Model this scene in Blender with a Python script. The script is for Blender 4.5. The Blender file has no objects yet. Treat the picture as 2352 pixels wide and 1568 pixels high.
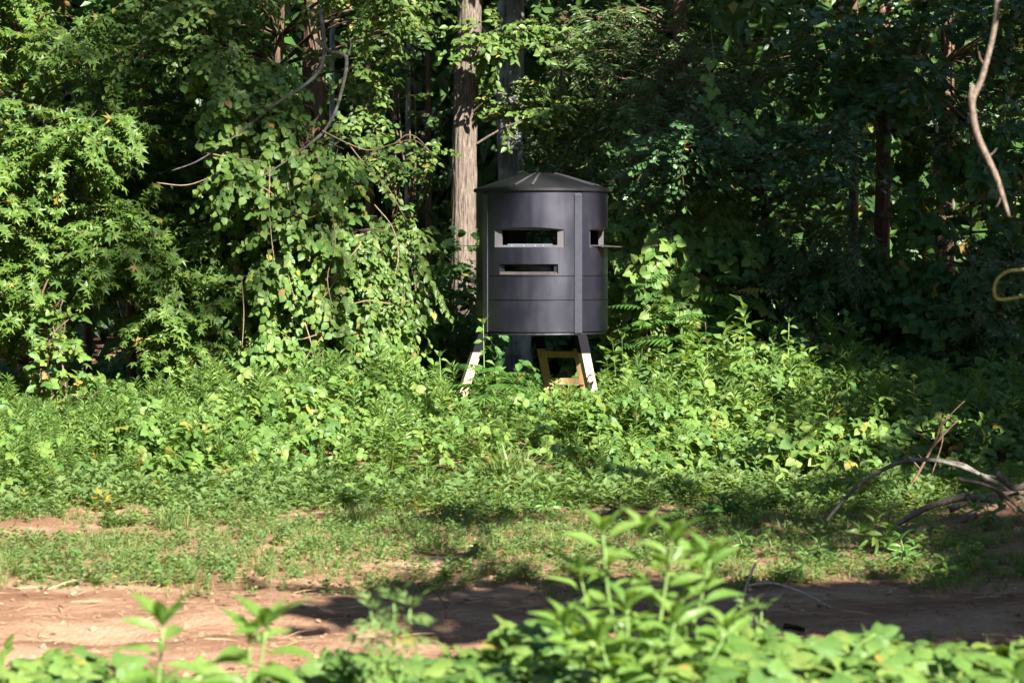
import bpy, math
import numpy as np
from mathutils import Matrix, Vector

# ------------------------------------------------------------------ camera, sky, sun, exposure
SC = bpy.context.scene
COL = SC.collection
R_ = math.radians
FPX, HZ, CX, CAMZ = 5504.0, 560.0, 1176.0, 2.6      # focal length in px of a 2352 px wide frame, horizon row, centre, eye height
cam_d = bpy.data.cameras.new('camera')
cam = bpy.data.objects.new('camera', cam_d); COL.objects.link(cam)
cam.location = (0, 0, CAMZ); cam.rotation_euler = (R_(90), 0, 0)
cam_d.sensor_width = 36.0; cam_d.lens = FPX / 2352 * 36
cam_d.shift_y = -(784 - HZ) / 2352
cam_d.clip_start = 0.1; cam_d.clip_end = 2000
cam_d.dof.use_dof = True; cam_d.dof.focus_distance = 31.5; cam_d.dof.aperture_fstop = 2.8
SC.camera = cam

SUN_AZ, SUN_EL = 28.0, 32.0        # azimuth measured from "towards the viewer" to the right
sdir = Vector((math.cos(R_(SUN_EL)) * math.sin(R_(SUN_AZ)), -math.cos(R_(SUN_EL)) * math.cos(R_(SUN_AZ)), math.sin(R_(SUN_EL))))
SUNV = np.array(sdir)
world = bpy.data.worlds.new('World'); SC.world = world; world.use_nodes = True
wn = world.node_tree.nodes; bgn = wn['Background']
sky = wn.new('ShaderNodeTexSky'); sky.sky_type = 'NISHITA'; sky.sun_disc = False
sky.ozone_density = 2.5; sky.dust_density = 0.4; sky.sun_elevation = R_(SUN_EL); sky.sun_rotation = math.atan2(sdir.x, sdir.y)
world.node_tree.links.new(sky.outputs[0], bgn.inputs[0]); bgn.inputs[1].default_value = 0.05
sun_d = bpy.data.lights.new('sun', 'SUN'); sun_d.energy = 5.0; sun_d.angle = R_(0.53); sun_d.color = (1.0, 0.95, 0.84)
sun = bpy.data.objects.new('sun', sun_d); COL.objects.link(sun)
sun.rotation_euler = sdir.to_track_quat('Z', 'Y').to_euler()
SC.view_settings.view_transform = 'Standard'; SC.view_settings.look = 'None'
SC.view_settings.exposure = 2.15; SC.view_settings.gamma = 1.0
SC.render.engine = 'CYCLES'
SC.cycles.max_bounces = 7; SC.cycles.diffuse_bounces = 3; SC.cycles.glossy_bounces = 2; SC.cycles.transmission_bounces = 4

rng = np.random.default_rng(7)

# ------------------------------------------------------------------ small helpers
def P(px, py, d):
    """point of the place seen at (px, py) of a 2352 px wide frame, d metres away"""
    return np.array(((px - CX) * d / FPX, d, CAMZ - (py - HZ) * d / FPX))

def norm(v):
    v = np.asarray(v, float)
    return v / np.maximum(np.linalg.norm(v, axis=-1, keepdims=True), 1e-9)

_ns = np.random.default_rng(3)
_nk = _ns.normal(size=(40, 3)); _nk /= np.linalg.norm(_nk, axis=1)[:, None]
_np_ = _ns.uniform(0, 6.28, 40)
def noise(x, y, z=0.0, s=1.0, seed=0):
    o = 0.0
    for i in range(6):
        k = _nk[(i + seed * 6) % 40] * (1.0 + 0.45 * i) * 6.28 / s / 1.6
        o = o + np.sin(x * k[0] + y * k[1] + z * k[2] + _np_[(i + seed * 7) % 40]) / (1 + 0.3 * i)
    return o / 2.2

def sstep(a, b, x):
    t = np.clip((x - a) / (b - a), 0, 1)
    return t * t * (3 - 2 * t)

def mesh_from(name, V, T, mats, mi=None, rnd=None, smooth=False):
    me = bpy.data.meshes.new(name)
    V = np.asarray(V, np.float32); T = np.asarray(T, np.int32)
    me.vertices.add(len(V)); me.vertices.foreach_set('co', V.ravel())
    n = T.shape[1]
    me.loops.add(T.size); me.loops.foreach_set('vertex_index', T.ravel())
    me.polygons.add(len(T)); me.polygons.foreach_set('loop_start', np.arange(0, T.size, n, dtype=np.int32))
    me.polygons.foreach_set('loop_total', np.full(len(T), n, np.int32))
    for m in (mats if isinstance(mats, (list, tuple)) else [mats]): me.materials.append(m)
    if mi is not None: me.polygons.foreach_set('material_index', np.asarray(mi, np.int32))
    me.polygons.foreach_set('use_smooth', np.full(len(T), bool(smooth)))
    if rnd is not None:
        a = me.attributes.new('rnd', 'FLOAT', 'POINT'); a.data.foreach_set('value', np.asarray(rnd, np.float32))
    me.update(calc_edges=True)
    if smooth and smooth is not True: me.set_sharp_from_angle(angle=R_(smooth))
    return me

def link(name, data, parent=None, local=False):
    o = bpy.data.objects.new(name, data); COL.objects.link(o)
    if parent is not None:
        o.parent = parent
        if not local: o.matrix_parent_inverse = Matrix.Translation(-Vector(parent.location))
    return o

def tag(o, label=None, cat=None, group=None, kind=None):
    if label: o['label'] = label
    if cat: o['category'] = cat
    if group: o['group'] = group
    if kind: o['kind'] = kind
    return o

def thing(name, label, cat, loc=(0, 0, 0), group=None):
    o = link(name, None); o.location = Vector([float(c) for c in loc]); o.empty_display_size = 0.1
    return tag(o, label, cat, group)

class Acc:
    def __init__(s): s.V, s.T, s.R, s.M, s.n = [], [], [], [], 0
    def add(s, V, T, rnd=0.5, m=0):
        V = np.asarray(V, float).reshape(-1, 3); T = np.asarray(T, int).reshape(-1, 3)
        s.V.append(V); s.T.append(T + s.n); s.n += len(V)
        s.R.append(np.broadcast_to(np.asarray(rnd, float), (len(V),))); s.M.append(np.full(len(T), m))
        return s
    def inst(s, tpl, pos, Y, Z, sc, m=0, rnd=None):
        """many copies of a template: pos, direction Y, normal Z, scale"""
        tv, tt = tpl[0], tpl[1]
        pos = np.asarray(pos, float); N = len(pos)
        if N == 0: return s
        Y = norm(Y); X = norm(np.cross(Y, Z)); Z = np.cross(X, Y)
        sc = np.broadcast_to(np.asarray(sc, float), (N,))[:, None, None]
        V = pos[:, None] + sc * (tv[None, :, 0:1] * X[:, None] + tv[None, :, 1:2] * Y[:, None] + tv[None, :, 2:3] * Z[:, None])
        T = tt[None] + (np.arange(N) * len(tv))[:, None, None]
        r = rng.random(N) if rnd is None else rnd
        s.V.append(V.reshape(-1, 3)); s.T.append(T.reshape(-1, 3) + s.n); s.n += N * len(tv)
        s.R.append(np.repeat(r, len(tv)))
        if len(tpl) > 2: s.M.append(np.tile(tpl[2], N) + m)
        else: s.M.append(np.full(N * len(tt), m))
        return s
    def tris(s): return sum(len(t) for t in s.T)
    def mesh(s, name, mats, smooth=False):
        return mesh_from(name, np.concatenate(s.V), np.concatenate(s.T), mats, np.concatenate(s.M), np.concatenate(s.R), smooth)
    def build(s, name, mats, parent=None, local=False, smooth=False):
        return link(name, s.mesh(name, mats, smooth), parent, local)

def curve(pts, n=4):
    """Catmull-Rom resampling"""
    p = np.asarray(pts, float)
    if len(p) < 3: return np.array([p[0] + (p[-1] - p[0]) * t for t in np.linspace(0, 1, n + 1)])
    q = np.vstack([2 * p[0] - p[1], p, 2 * p[-1] - p[-2]]); out = []
    for i in range(1, len(q) - 2):
        for t in np.arange(n) / n:
            a, b, c, d = q[i - 1], q[i], q[i + 1], q[i + 2]
            out.append(0.5 * (2 * b + (c - a) * t + (2 * a - 5 * b + 4 * c - d) * t * t + (3 * b - a - 3 * c + d) * t ** 3))
    return np.array(out + [p[-1]])

def tube(pts, rad, segs=6, ridge=0.0, ridges=11, cap=True):
    p = np.asarray(pts, float); n = len(p)
    r = np.interp(np.linspace(0, 1, n), np.linspace(0, 1, len(np.atleast_1d(rad))), np.atleast_1d(rad)) if np.size(rad) != n else np.asarray(rad, float)
    t = norm(np.gradient(p, axis=0))
    ref = np.array((0.31, 0.9, 0.11)) if abs(t[:, 1]).mean() < 0.8 else np.array((1.0, 0.1, 0.2))
    u = norm(np.cross(t, ref)); v = np.cross(t, u)
    a = np.arange(segs) / segs * 2 * math.pi
    rr = r[:, None] * np.ones((n, segs))
    if ridge:
        zz = np.linspace(0, n * 0.35, n)[:, None]
        ph = noise(zz, np.cos(a)[None] * 2, np.sin(a)[None] * 2, 2.0, 1)
        rr = rr * (1 + ridge * np.sin(a[None] * ridges + ph * 2.5) + ridge * 0.8 * noise(zz * 1.7, np.cos(a)[None] * 4, np.sin(a)[None] * 4, 1.5, 2))
    V = p[:, None] + rr[:, :, None] * (np.cos(a)[None, :, None] * u[:, None] + np.sin(a)[None, :, None] * v[:, None])
    V = V.reshape(-1, 3); T = []
    i = np.arange(n - 1)[:, None] * segs; j = np.arange(segs)[None]; k = (j + 1) % segs
    A, B, C, D = i + j, i + k, i + segs + k, i + segs + j
    T = np.concatenate([np.stack([A, B, C], -1).reshape(-1, 3), np.stack([A, C, D], -1).reshape(-1, 3)])
    if cap:
        V = np.vstack([V, p[:1], p[-1:]])
        c0, c1 = n * segs, n * segs + 1
        e = (n - 1) * segs
        T = np.vstack([T, np.array([[c0, (q + 1) % segs, q] for q in range(segs)]), np.array([[c1, e + q, e + (q + 1) % segs] for q in range(segs)])])
    return V, T

def box(cx, cy, cz, sx, sy, sz):
    V = np.array([[x, y, z] for x in (-1, 1) for y in (-1, 1) for z in (-1, 1)], float) * 0.5 * np.array((sx, sy, sz)) + np.array((cx, cy, cz))
    T = [[0, 1, 3], [0, 3, 2], [4, 6, 7], [4, 7, 5], [0, 4, 5], [0, 5, 1], [2, 3, 7], [2, 7, 6], [0, 2, 6], [0, 6, 4], [1, 5, 7], [1, 7, 3]]
    return V, np.array(T)

# ------------------------------------------------------------------ materials
def newmat(name):
    m = bpy.data.materials.new(name); m.use_nodes = True
    nt = m.node_tree; return m, nt, nt.nodes['Principled BSDF'], nt.nodes['Material Output']

def leafmat(name, cols, trans=0.35, rough=0.45, spec=0.35, tcol=None, old=True):
    m, nt, b, out = newmat(name); N, L = nt.nodes, nt.links
    at = N.new('ShaderNodeAttribute'); at.attribute_name = 'rnd'
    oi = N.new('ShaderNodeObjectInfo')
    ad = N.new('ShaderNodeMath'); ad.operation = 'ADD'; L.new(at.outputs['Fac'], ad.inputs[0]); L.new(oi.outputs['Random'], ad.inputs[1])
    fr = N.new('ShaderNodeMath'); fr.operation = 'FRACT'; L.new(ad.outputs[0], fr.inputs[0])
    cr = N.new('ShaderNodeValToRGB'); L.new(fr.outputs[0], cr.inputs[0])
    e = cr.color_ramp.elements
    while len(e) < len(cols): e.new(0.5)
    for i, c in enumerate(cols):
        e[i].position = i / (len(cols) - 1) * .978; e[i].color = (c[0], c[1], c[2], 1)
    if old:
        y_ = e.new(.991); y_.color = (.26, .23, .05, 1); y_ = e.new(1.0); y_.color = (.20, .12, .05, 1)
    tc = N.new('ShaderNodeTexCoord')
    nz = N.new('ShaderNodeTexNoise'); nz.inputs['Scale'].default_value = 9.0; L.new(tc.outputs['Object'], nz.inputs['Vector'])
    hs = N.new('ShaderNodeHueSaturation'); L.new(cr.outputs[0], hs.inputs['Color'])
    mr = N.new('ShaderNodeMapRange'); mr.inputs['To Min'].default_value = 0.7; mr.inputs['To Max'].default_value = 1.3
    L.new(nz.outputs[0], mr.inputs[0]); L.new(mr.outputs[0], hs.inputs['Value'])
    L.new(hs.outputs[0], b.inputs['Base Color'])
    b.inputs['Roughness'].default_value = rough; b.inputs['Specular IOR Level'].default_value = spec
    tr = N.new('ShaderNodeBsdfTranslucent')
    mx = N.new('ShaderNodeMixRGB'); mx.blend_type = 'MULTIPLY'; mx.inputs[0].default_value = 1.0
    L.new(hs.outputs[0], mx.inputs[1]); mx.inputs[2].default_value = (*(tcol or (1.9, 1.75, 0.6)), 1); L.new(mx.outputs[0], tr.inputs[0])
    ms = N.new('ShaderNodeMixShader'); ms.inputs[0].default_value = trans
    L.new(b.outputs[0], ms.inputs[1]); L.new(tr.outputs[0], ms.inputs[2]); L.new(ms.outputs[0], out.inputs[0])
    return m

def barkmat(name, c1, c2, c3=None, scale=6.0, bump=0.6, stretch=0.12):
    m, nt, b, out = newmat(name); N, L = nt.nodes, nt.links
    tc = N.new('ShaderNodeTexCoord'); mp = N.new('ShaderNodeMapping'); mp.inputs['Scale'].default_value = (1, 1, stretch)
    L.new(tc.outputs['Object'], mp.inputs[0])
    n1 = N.new('ShaderNodeTexNoise'); n1.inputs['Scale'].default_value = scale * 4; n1.inputs['Detail'].default_value = 6; n1.inputs['Roughness'].default_value = 0.65
    L.new(mp.outputs[0], n1.inputs['Vector'])
    cr = N.new('ShaderNodeValToRGB'); e = cr.color_ramp.elements
    e[0].position = 0.35; e[0].color = (*c1, 1); e[1].position = 0.62; e[1].color = (*c2, 1)
    L.new(n1.outputs[0], cr.inputs[0])
    n2 = N.new('ShaderNodeTexNoise'); n2.inputs['Scale'].default_value = scale * 0.5; n2.inputs['Detail'].default_value = 4
    L.new(tc.outputs['Object'], n2.inputs['Vector'])
    mx = N.new('ShaderNodeMixRGB'); mx.inputs[2].default_value = (*(c3 or c2), 1)
    r2 = N.new('ShaderNodeMapRange'); r2.inputs[1].default_value = 0.5; r2.inputs[2].default_value = 0.68; L.new(n2.outputs[0], r2.inputs[0])
    L.new(r2.outputs[0], mx.inputs[0]); L.new(cr.outputs[0], mx.inputs[1]); L.new(mx.outputs[0], b.inputs['Base Color'])
    b.inputs['Roughness'].default_value = 0.9; b.inputs['Specular IOR Level'].default_value = 0.15
    bp = N.new('ShaderNodeBump'); bp.inputs['Strength'].default_value = bump; bp.inputs['Distance'].default_value = 0.03
    L.new(n1.outputs[0], bp.inputs['Height']); L.new(bp.outputs[0], b.inputs['Normal'])
    return m

def plain(name, c, rough=0.6, spec=0.3, var=0.12, nscale=20.0, metal=0.0, bump=0.0):
    m, nt, b, out = newmat(name); N, L = nt.nodes, nt.links
    tc = N.new('ShaderNodeTexCoord'); nz = N.new('ShaderNodeTexNoise'); nz.inputs['Scale'].default_value = nscale; nz.inputs['Detail'].default_value = 5
    L.new(tc.outputs['Object'], nz.inputs['Vector'])
    cr = N.new('ShaderNodeValToRGB'); e = cr.color_ramp.elements
    e[0].position = 0.3; e[0].color = (*[x * (1 - var) for x in c], 1); e[1].position = 0.7; e[1].color = (*[x * (1 + var) for x in c], 1)
    L.new(nz.outputs[0], cr.inputs[0]); L.new(cr.outputs[0], b.inputs['Base Color'])
    b.inputs['Roughness'].default_value = rough; b.inputs['Specular IOR Level'].default_value = spec; b.inputs['Metallic'].default_value = metal
    if bump:
        bp = N.new('ShaderNodeBump'); bp.inputs['Strength'].default_value = bump; bp.inputs['Distance'].default_value = 0.004
        L.new(nz.outputs[0], bp.inputs['Height']); L.new(bp.outputs[0], b.inputs['Normal'])
    return m

M = {}
M['sweetgum'] = leafmat('sweetgum_leaf', [(.05, .105, .02), (.08, .145, .026), (.115, .18, .034)], 0.32)
M['sweetgum_shaded'] = leafmat('sweetgum_leaf_shaded', [(.025, .075, .018), (.04, .10, .022), (.06, .13, .026)], 0.3)  # sweetgum leaf again, darkened in colour to stand for shade
M['kudzu'] = leafmat('kudzu_leaf', [(.063, .13, .032), (.09, .168, .038), (.118, .20, .044), (.155, .215, .05)], 0.33, 0.5, 0.3)
M['kudzu_shaded'] = leafmat('kudzu_leaf_shaded', [(.03, .085, .024), (.05, .12, .028), (.07, .15, .03)], 0.3, 0.5, 0.3)  # darker copy of the kudzu leaf, shade put into its colour
M['cherry'] = leafmat('ovate_leaf', [(.06, .115, .025), (.09, .155, .034), (.13, .19, .045)], 0.35)
M['willow'] = leafmat('willow_oak_leaf', [(.035, .075, .022), (.055, .105, .028), (.09, .13, .04)], 0.25, 0.4, 0.4)
M['oak'] = leafmat('oak_leaf', [(.025, .07, .025), (.04, .095, .03), (.06, .12, .035)], 0.2, 0.33, 0.5)
M['weed'] = leafmat('weed_leaf', [(.082, .15, .036), (.118, .20, .048), (.16, .24, .06)], 0.36, 0.5, 0.25)
M['grass'] = leafmat('grass_blade', [(.10, .175, .055), (.14, .215, .07), (.18, .24, .085), (.26, .26, .12)], 0.45, 0.5, 0.3)
M['herb'] = leafmat('herb_leaf', [(.105, .18, .06), (.14, .22, .075), (.18, .25, .09)], 0.5, 0.55, 0.25)
M['poke'] = leafmat('pokeweed_leaf', [(.095, .185, .035), (.13, .225, .045), (.165, .255, .06)], 0.45, 0.4, 0.4, old=False)
M['sumac'] = leafmat('sumac_leaf', [(.045, .115, .025), (.065, .15, .03), (.09, .19, .035)], 0.32)
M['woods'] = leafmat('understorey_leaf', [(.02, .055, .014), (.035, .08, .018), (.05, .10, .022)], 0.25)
M['yellow'] = leafmat('yellowed_leaf', [(.5, .30, .06), (.45, .22, .04)], 0.3)
M['stem'] = plain('green_stem', (.13, .21, .06), 0.6, 0.3)
M['redstem'] = plain('vine_stem', (.17, .13, .07), 0.8, 0.2)
M['bark_pale'] = barkmat('pale_bark', (.048, .039, .034), (.20, .158, .13), (.125, .10, .085), 11.0, 1.0, .13)
M['bark_grey'] = barkmat('grey_bark', (.06, .06, .065), (.20, .20, .21), (.30, .31, .30), 6.0)
M['bark_brown'] = barkmat('brown_bark', (.05, .033, .024), (.16, .10, .07), (.11, .08, .06), 6.0)
M['bark_red'] = barkmat('reddish_bark', (.07, .038, .03), (.24, .135, .095), (.15, .09, .07), 9.0)
M['bark_silver'] = barkmat('lichened_bark', (.06, .05, .042), (.16, .14, .12), (.26, .255, .235), 14.0, 0.4, 0.5)
M['deadwood'] = barkmat('dead_wood', (.07, .05, .04), (.20, .155, .125), (.14, .105, .085), 14.0, 0.4, 0.5)
M['deadred'] = barkmat('reddish_dead_wood', (.08, .042, .032), (.19, .11, .08), (.15, .095, .075), 14.0, 0.4, 0.5)
M['dryvine'] = plain('dry_vine', (.22, .155, .095), 0.8, 0.2, 0.25)
M['tendril'] = plain('yellow_green_vine', (.33, .33, .09), 0.6, 0.3)
M['straw'] = leafmat('straw', [(.30, .20, .12), (.42, .30, .18), (.22, .13, .08)], 0.1, 0.8, 0.1)
def plasticmat():
    m, nt, b, out = newmat('black_moulded_plastic'); N, L = nt.nodes, nt.links
    tc = N.new('ShaderNodeTexCoord'); mp = N.new('ShaderNodeMapping'); mp.inputs['Scale'].default_value = (1, 1, .16); L.new(tc.outputs['Object'], mp.inputs[0])
    n1 = N.new('ShaderNodeTexNoise'); n1.inputs['Scale'].default_value = 9; n1.inputs['Detail'].default_value = 7; n1.inputs['Roughness'].default_value = .65; L.new(mp.outputs[0], n1.inputs['Vector'])
    n2 = N.new('ShaderNodeTexNoise'); n2.inputs['Scale'].default_value = 2.2; n2.inputs['Detail'].default_value = 4; L.new(tc.outputs['Object'], n2.inputs['Vector'])
    mu = N.new('ShaderNodeMath'); mu.operation = 'MULTIPLY'; L.new(n1.outputs[0], mu.inputs[0]); L.new(n2.outputs[0], mu.inputs[1])
    cr = N.new('ShaderNodeValToRGB'); e = cr.color_ramp.elements
    e[0].position = .2; e[0].color = (.0050, .0050, .0095, 1); e[1].position = .42; e[1].color = (.0105, .0103, .0155, 1); L.new(mu.outputs[0], cr.inputs[0]); L.new(cr.outputs[0], b.inputs['Base Color'])
    mr = N.new('ShaderNodeMapRange'); mr.inputs['From Min'].default_value = .15; mr.inputs['From Max'].default_value = .4; mr.inputs['To Min'].default_value = .38; mr.inputs['To Max'].default_value = .48
    L.new(mu.outputs[0], mr.inputs[0]); L.new(mr.outputs[0], b.inputs['Roughness']); b.inputs['Specular IOR Level'].default_value = .75; b.inputs['Specular Tint'].default_value = (.82, .82, 1.0, 1)
    bp = N.new('ShaderNodeBump'); bp.inputs['Strength'].default_value = .12; bp.inputs['Distance'].default_value = .02; L.new(n2.outputs[0], bp.inputs['Height']); L.new(bp.outputs[0], b.inputs['Normal'])
    return m
M['plastic'] = plasticmat()
M['roof'] = plain('black_roof_plastic', (.011, .0108, .0125), 0.55, 0.3, 0.25, 45.0, 0, 0.2)
M['frame'] = plain('grey_window_frame', (.085, .082, .09), 0.5, 0.4, 0.08)
M['strip'] = plain('lighter_corner_plastic', (.030, .030, .042), 0.36, 0.8, 0.15)  # corner strips, a lighter tone than the panels
M['sill'] = plain('sunlit_slot_sill', (.05, .044, .04), 0.7, 0.3, 0.35, 14)  # sun on the sloping sill put into its paler colour
M['steel'] = plain('black_painted_steel', (.007, .007, .009), 0.85, 0.08, 0.1)
M['bolt'] = plain('zinc_bolt', (.5, .5, .5), 0.35, 0.5, 0.05, 20, 0.6)
M['hinge'] = plain('pale_blue_grey_rail', (.12, .16, .20), 0.4, 0.5, 0.08)
M['dark'] = plain('black_interior', (.015, .015, .016), 0.8, 0.2)

def woodmat(name, c1, c2):
    m, nt, b, out = newmat(name); N, L = nt.nodes, nt.links
    tc = N.new('ShaderNodeTexCoord'); mp = N.new('ShaderNodeMapping'); mp.inputs['Scale'].default_value = (1, 1, 0.06)
    L.new(tc.outputs['Object'], mp.inputs[0])
    nz = N.new('ShaderNodeTexNoise'); nz.inputs['Scale'].default_value = 70; nz.inputs['Detail'].default_value = 5; L.new(mp.outputs[0], nz.inputs['Vector'])
    cr = N.new('ShaderNodeValToRGB'); e = cr.color_ramp.elements
    e[0].position = .3; e[0].color = (*c1, 1); e[1].position = .7; e[1].color = (*c2, 1); L.new(nz.outputs[0], cr.inputs[0])
    L.new(cr.outputs[0], b.inputs['Base Color']); b.inputs['Roughness'].default_value = .75; b.inputs['Specular IOR Level'].default_value = .2
    return m
M['lumber'] = woodmat('yellow_pine_lumber', (.30, .175, .075), (.46, .31, .165))

def dirtmat():
    m, nt, b, out = newmat('red_dirt'); N, L = nt.nodes, nt.links
    tc = N.new('ShaderNodeTexCoord')
    mp = N.new('ShaderNodeMapping'); mp.inputs['Scale'].default_value = (0.45, 1.0, 1.0); L.new(tc.outputs['Object'], mp.inputs[0])
    n1 = N.new('ShaderNodeTexNoise'); n1.inputs['Scale'].default_value = 1.6; n1.inputs['Detail'].default_value = 8; n1.inputs['Roughness'].default_value = .6
    n2 = N.new('ShaderNodeTexNoise'); n2.inputs['Scale'].default_value = 26; n2.inputs['Detail'].default_value = 6; n2.inputs['Roughness'].default_value = .7
    L.new(mp.outputs[0], n1.inputs['Vector']); L.new(tc.outputs['Object'], n2.inputs['Vector'])
    cr = N.new('ShaderNodeValToRGB'); e = cr.color_ramp.elements
    e[0].position = .36; e[0].color = (.20, .104, .064, 1); e[1].position = .62; e[1].color = (.40, .255, .17, 1)
    q = e.new(.5); q.color = (.29, .165, .105, 1)
    L.new(n1.outputs[0], cr.inputs[0])
    mx = N.new('ShaderNodeMixRGB'); mx.blend_type = 'OVERLAY'; mx.inputs[0].default_value = .55
    L.new(cr.outputs[0], mx.inputs[1]); L.new(n2.outputs[0], mx.inputs[2]); L.new(mx.outputs[0], b.inputs['Base Color'])
    b.inputs['Roughness'].default_value = .95; b.inputs['Specular IOR Level'].default_value = .1
    bp = N.new('ShaderNodeBump'); bp.inputs['Strength'].default_value = .9; bp.inputs['Distance'].default_value = .05
    L.new(n2.outputs[0], bp.inputs['Height']); L.new(bp.outputs[0], b.inputs['Normal'])
    return m
M['dirt'] = dirtmat()

# ------------------------------------------------------------------ leaf templates: base at 0, pointing +Y, face +Z
def fan(outline, centre, droop=0.15):
    o = np.asarray(outline, float); V = np.vstack([[centre], o]); n = len(o)
    T = [[0, i + 1, i + 2] for i in range(n - 1)]
    z = -droop * (V[:, 0] ** 2 * 2.2 + (V[:, 1] - centre[1]) ** 2)
    return np.column_stack([V, z]), np.array(T)

def polar(lobes, c=(0, .3)):
    return [(c[0] + r * math.cos(R_(a)), c[1] + r * math.sin(R_(a))) for a, r in lobes]

STAR = fan(polar([(-90, .22), (-35, .5), (-2, .24), (32, .66), (60, .25), (90, .74), (120, .25), (148, .66), (182, .24), (215, .5), (270, .22)]), (0, .28), .3)
OAK = fan([(0, 0), (.10, .25), (.08, .4), (.26, .52), (.17, .62), (.33, .80), (.16, .84), (.10, 1.0), (-.10, 1.0), (-.16, .84), (-.33, .80), (-.17, .62), (-.26, .52), (-.08, .4), (-.10, .25), (0, 0)], (0, .6), .25)

def blade(ws, n, L=1.0, fold=0.12, bend=0.25):
    """leaf with a folded midrib: half widths ws at n+1 stations"""
    V, T = [], []
    for i, w in enumerate(ws):
        t = i / (len(ws) - 1); z = -bend * t * t
        if w <= 0: V.append([(0, t, z)])
        else: V.append([(-w, t * .97, z + fold * w * 3), (0, t, z), (w, t * .97, z + fold * w * 3)])
    idx, k = [], 0
    for r in V: idx.append(list(range(k, k + len(r)))); k += len(r)
    for a, b in zip(idx[:-1], idx[1:]):
        if len(a) == 1: T += [[a[0], b[1], b[0]], [a[0], b[2], b[1]]]
        elif len(b) == 1: T += [[a[0], a[1], b[0]], [a[1], a[2], b[0]]]
        else: T += [[a[0], a[1], b[1]], [a[0], b[1], b[0]], [a[1], a[2], b[2]], [a[1], b[2], b[1]]]
    V = np.array([p for r in V for p in r], float); V[:, 1] *= L
    return V, np.array(T)

OVATE = blade([0, .27, .25, 0], 3)
LANCE = blade([0, .13, 0], 2, fold=.1, bend=.15)
WILLOW = blade([0, .10, 0], 2, fold=.08, bend=.1)
POKE = blade([0, .10, .155, .165, .11, 0], 5, fold=.18, bend=.42)
LEAFLET = blade([0, .40, .34, 0], 3, fold=.06, bend=.2)
LEAF2N = (np.array([(0, 0, 0), (.12, .45, .04), (0, 1, -.12), (-.12, .45, .04)], float), np.array([[0, 1, 2], [0, 2, 3]]))
LEAF2 = (np.array([(0, 0, 0), (.27, .45, .06), (0, 1, -.12), (-.27, .45, .06)], float), np.array([[0, 1, 2], [0, 2, 3]]))
DIAMOND = blade([0, .30, 0], 2, fold=.1, bend=.2)
LOBED = fan([(0, 0), (.28, .05), (.44, .3), (.36, .46), (.34, .62), (.16, .84), (0, 1.02), (-.16, .84), (-.34, .62), (-.36, .46), (-.44, .3), (-.28, .05), (0, 0)], (0, .4), .22)

def join(parts):
    V, T, n = [], [], 0
    for v, t in parts: V.append(v); T.append(t + n); n += len(v)
    return np.vstack(V), np.vstack(T)

def rot2(tpl, ang, off, s=1.0, tilt=0.0):
    v = tpl[0].copy() * s; c, q = math.cos(ang), math.sin(ang)
    v[:, 2] += -tilt * v[:, 1]
    x, y = v[:, 0] * c - v[:, 1] * q + off[0], v[:, 0] * q + v[:, 1] * c + off[1]
    return np.column_stack([x, y, v[:, 2]]), tpl[1]

KUDZU = join([rot2(LOBED, 0, (0, .38), .66), rot2(LOBED, R_(78), (-.03, .28), .56, .25), rot2(LOBED, R_(-78), (.03, .28), .56, .25)])
KUDZU_FAR = join([rot2(LEAFLET, 0, (0, .38), .66), rot2(LEAFLET, R_(78), (-.03, .28), .56, .25), rot2(LEAFLET, R_(-78), (.03, .28), .56, .25)])
def pinnate(n=8, w=.42):
    pr = []
    for i in range(n):
        t = .12 + .8 * i / (n - 1); s = w * (math.sin(math.pi * min(1, .25 + .72 * t)) ** .7)
        for sg in (-1, 1): pr.append(rot2(LANCE, sg * R_(68), (0, t), s, .22))
    pr.append(rot2(LANCE, 0, (0, .95), w * .6))
    v, t = join(pr); v[:, 2] += -.35 * v[:, 1] ** 2
    sv, st = tube(np.array([(0, y, -.35 * y * y - .004) for y in np.linspace(0, .98, 5)]), [.012, .006], 3)
    return join([(v, t), (sv, st)])
PINN = pinnate()
def lacy():
    pr = [rot2(LANCE, sg * R_(52), (0, t), .5 * (1 - .6 * t) + .1) for t in (.2, .5) for sg in (-1, 1)] + [rot2(LANCE, 0, (0, .3), .7)]
    v, t = join(pr); v[:, 2] -= .25 * v[:, 1] ** 2; return v, t
LACY = lacy()
LACY2 = join([rot2(LEAF2, sg * R_(50), (0, .3), .5) for sg in (-1, 1)] + [rot2(LEAF2, 0, (0, .1), .9)])
def tuft(n=7, seed=1):
    r = np.random.default_rng(seed); V, T, k = [], [], 0
    for i in range(n):
        a = r.uniform(0, 6.28); l = r.uniform(.5, 1); ln = r.uniform(.15, .75); w = .022
        d = np.array((math.cos(a), math.sin(a), 0)); s = np.array((-d[1], d[0], 0)) * w; b = d * r.uniform(0, .12)
        p1 = b + d * ln * .35 * l + np.array((0, 0, l * .6)); p2 = b + d * ln * l + np.array((0, 0, l * (1 - ln * .5)))
        V += [b - s, b + s, p1 - s * .8, p1 + s * .8, p2]; T += [[k, k + 1, k + 3], [k, k + 3, k + 2], [k + 2, k + 3, k + 4]]; k += 5
    v = np.array(V); return v[:, [0, 2, 1]] * np.array((1, 1, -1)), np.array(T)     # grows along +Y of the frame
TUFTS = [tuft(6, s) for s in (1, 2, 3)]
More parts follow.
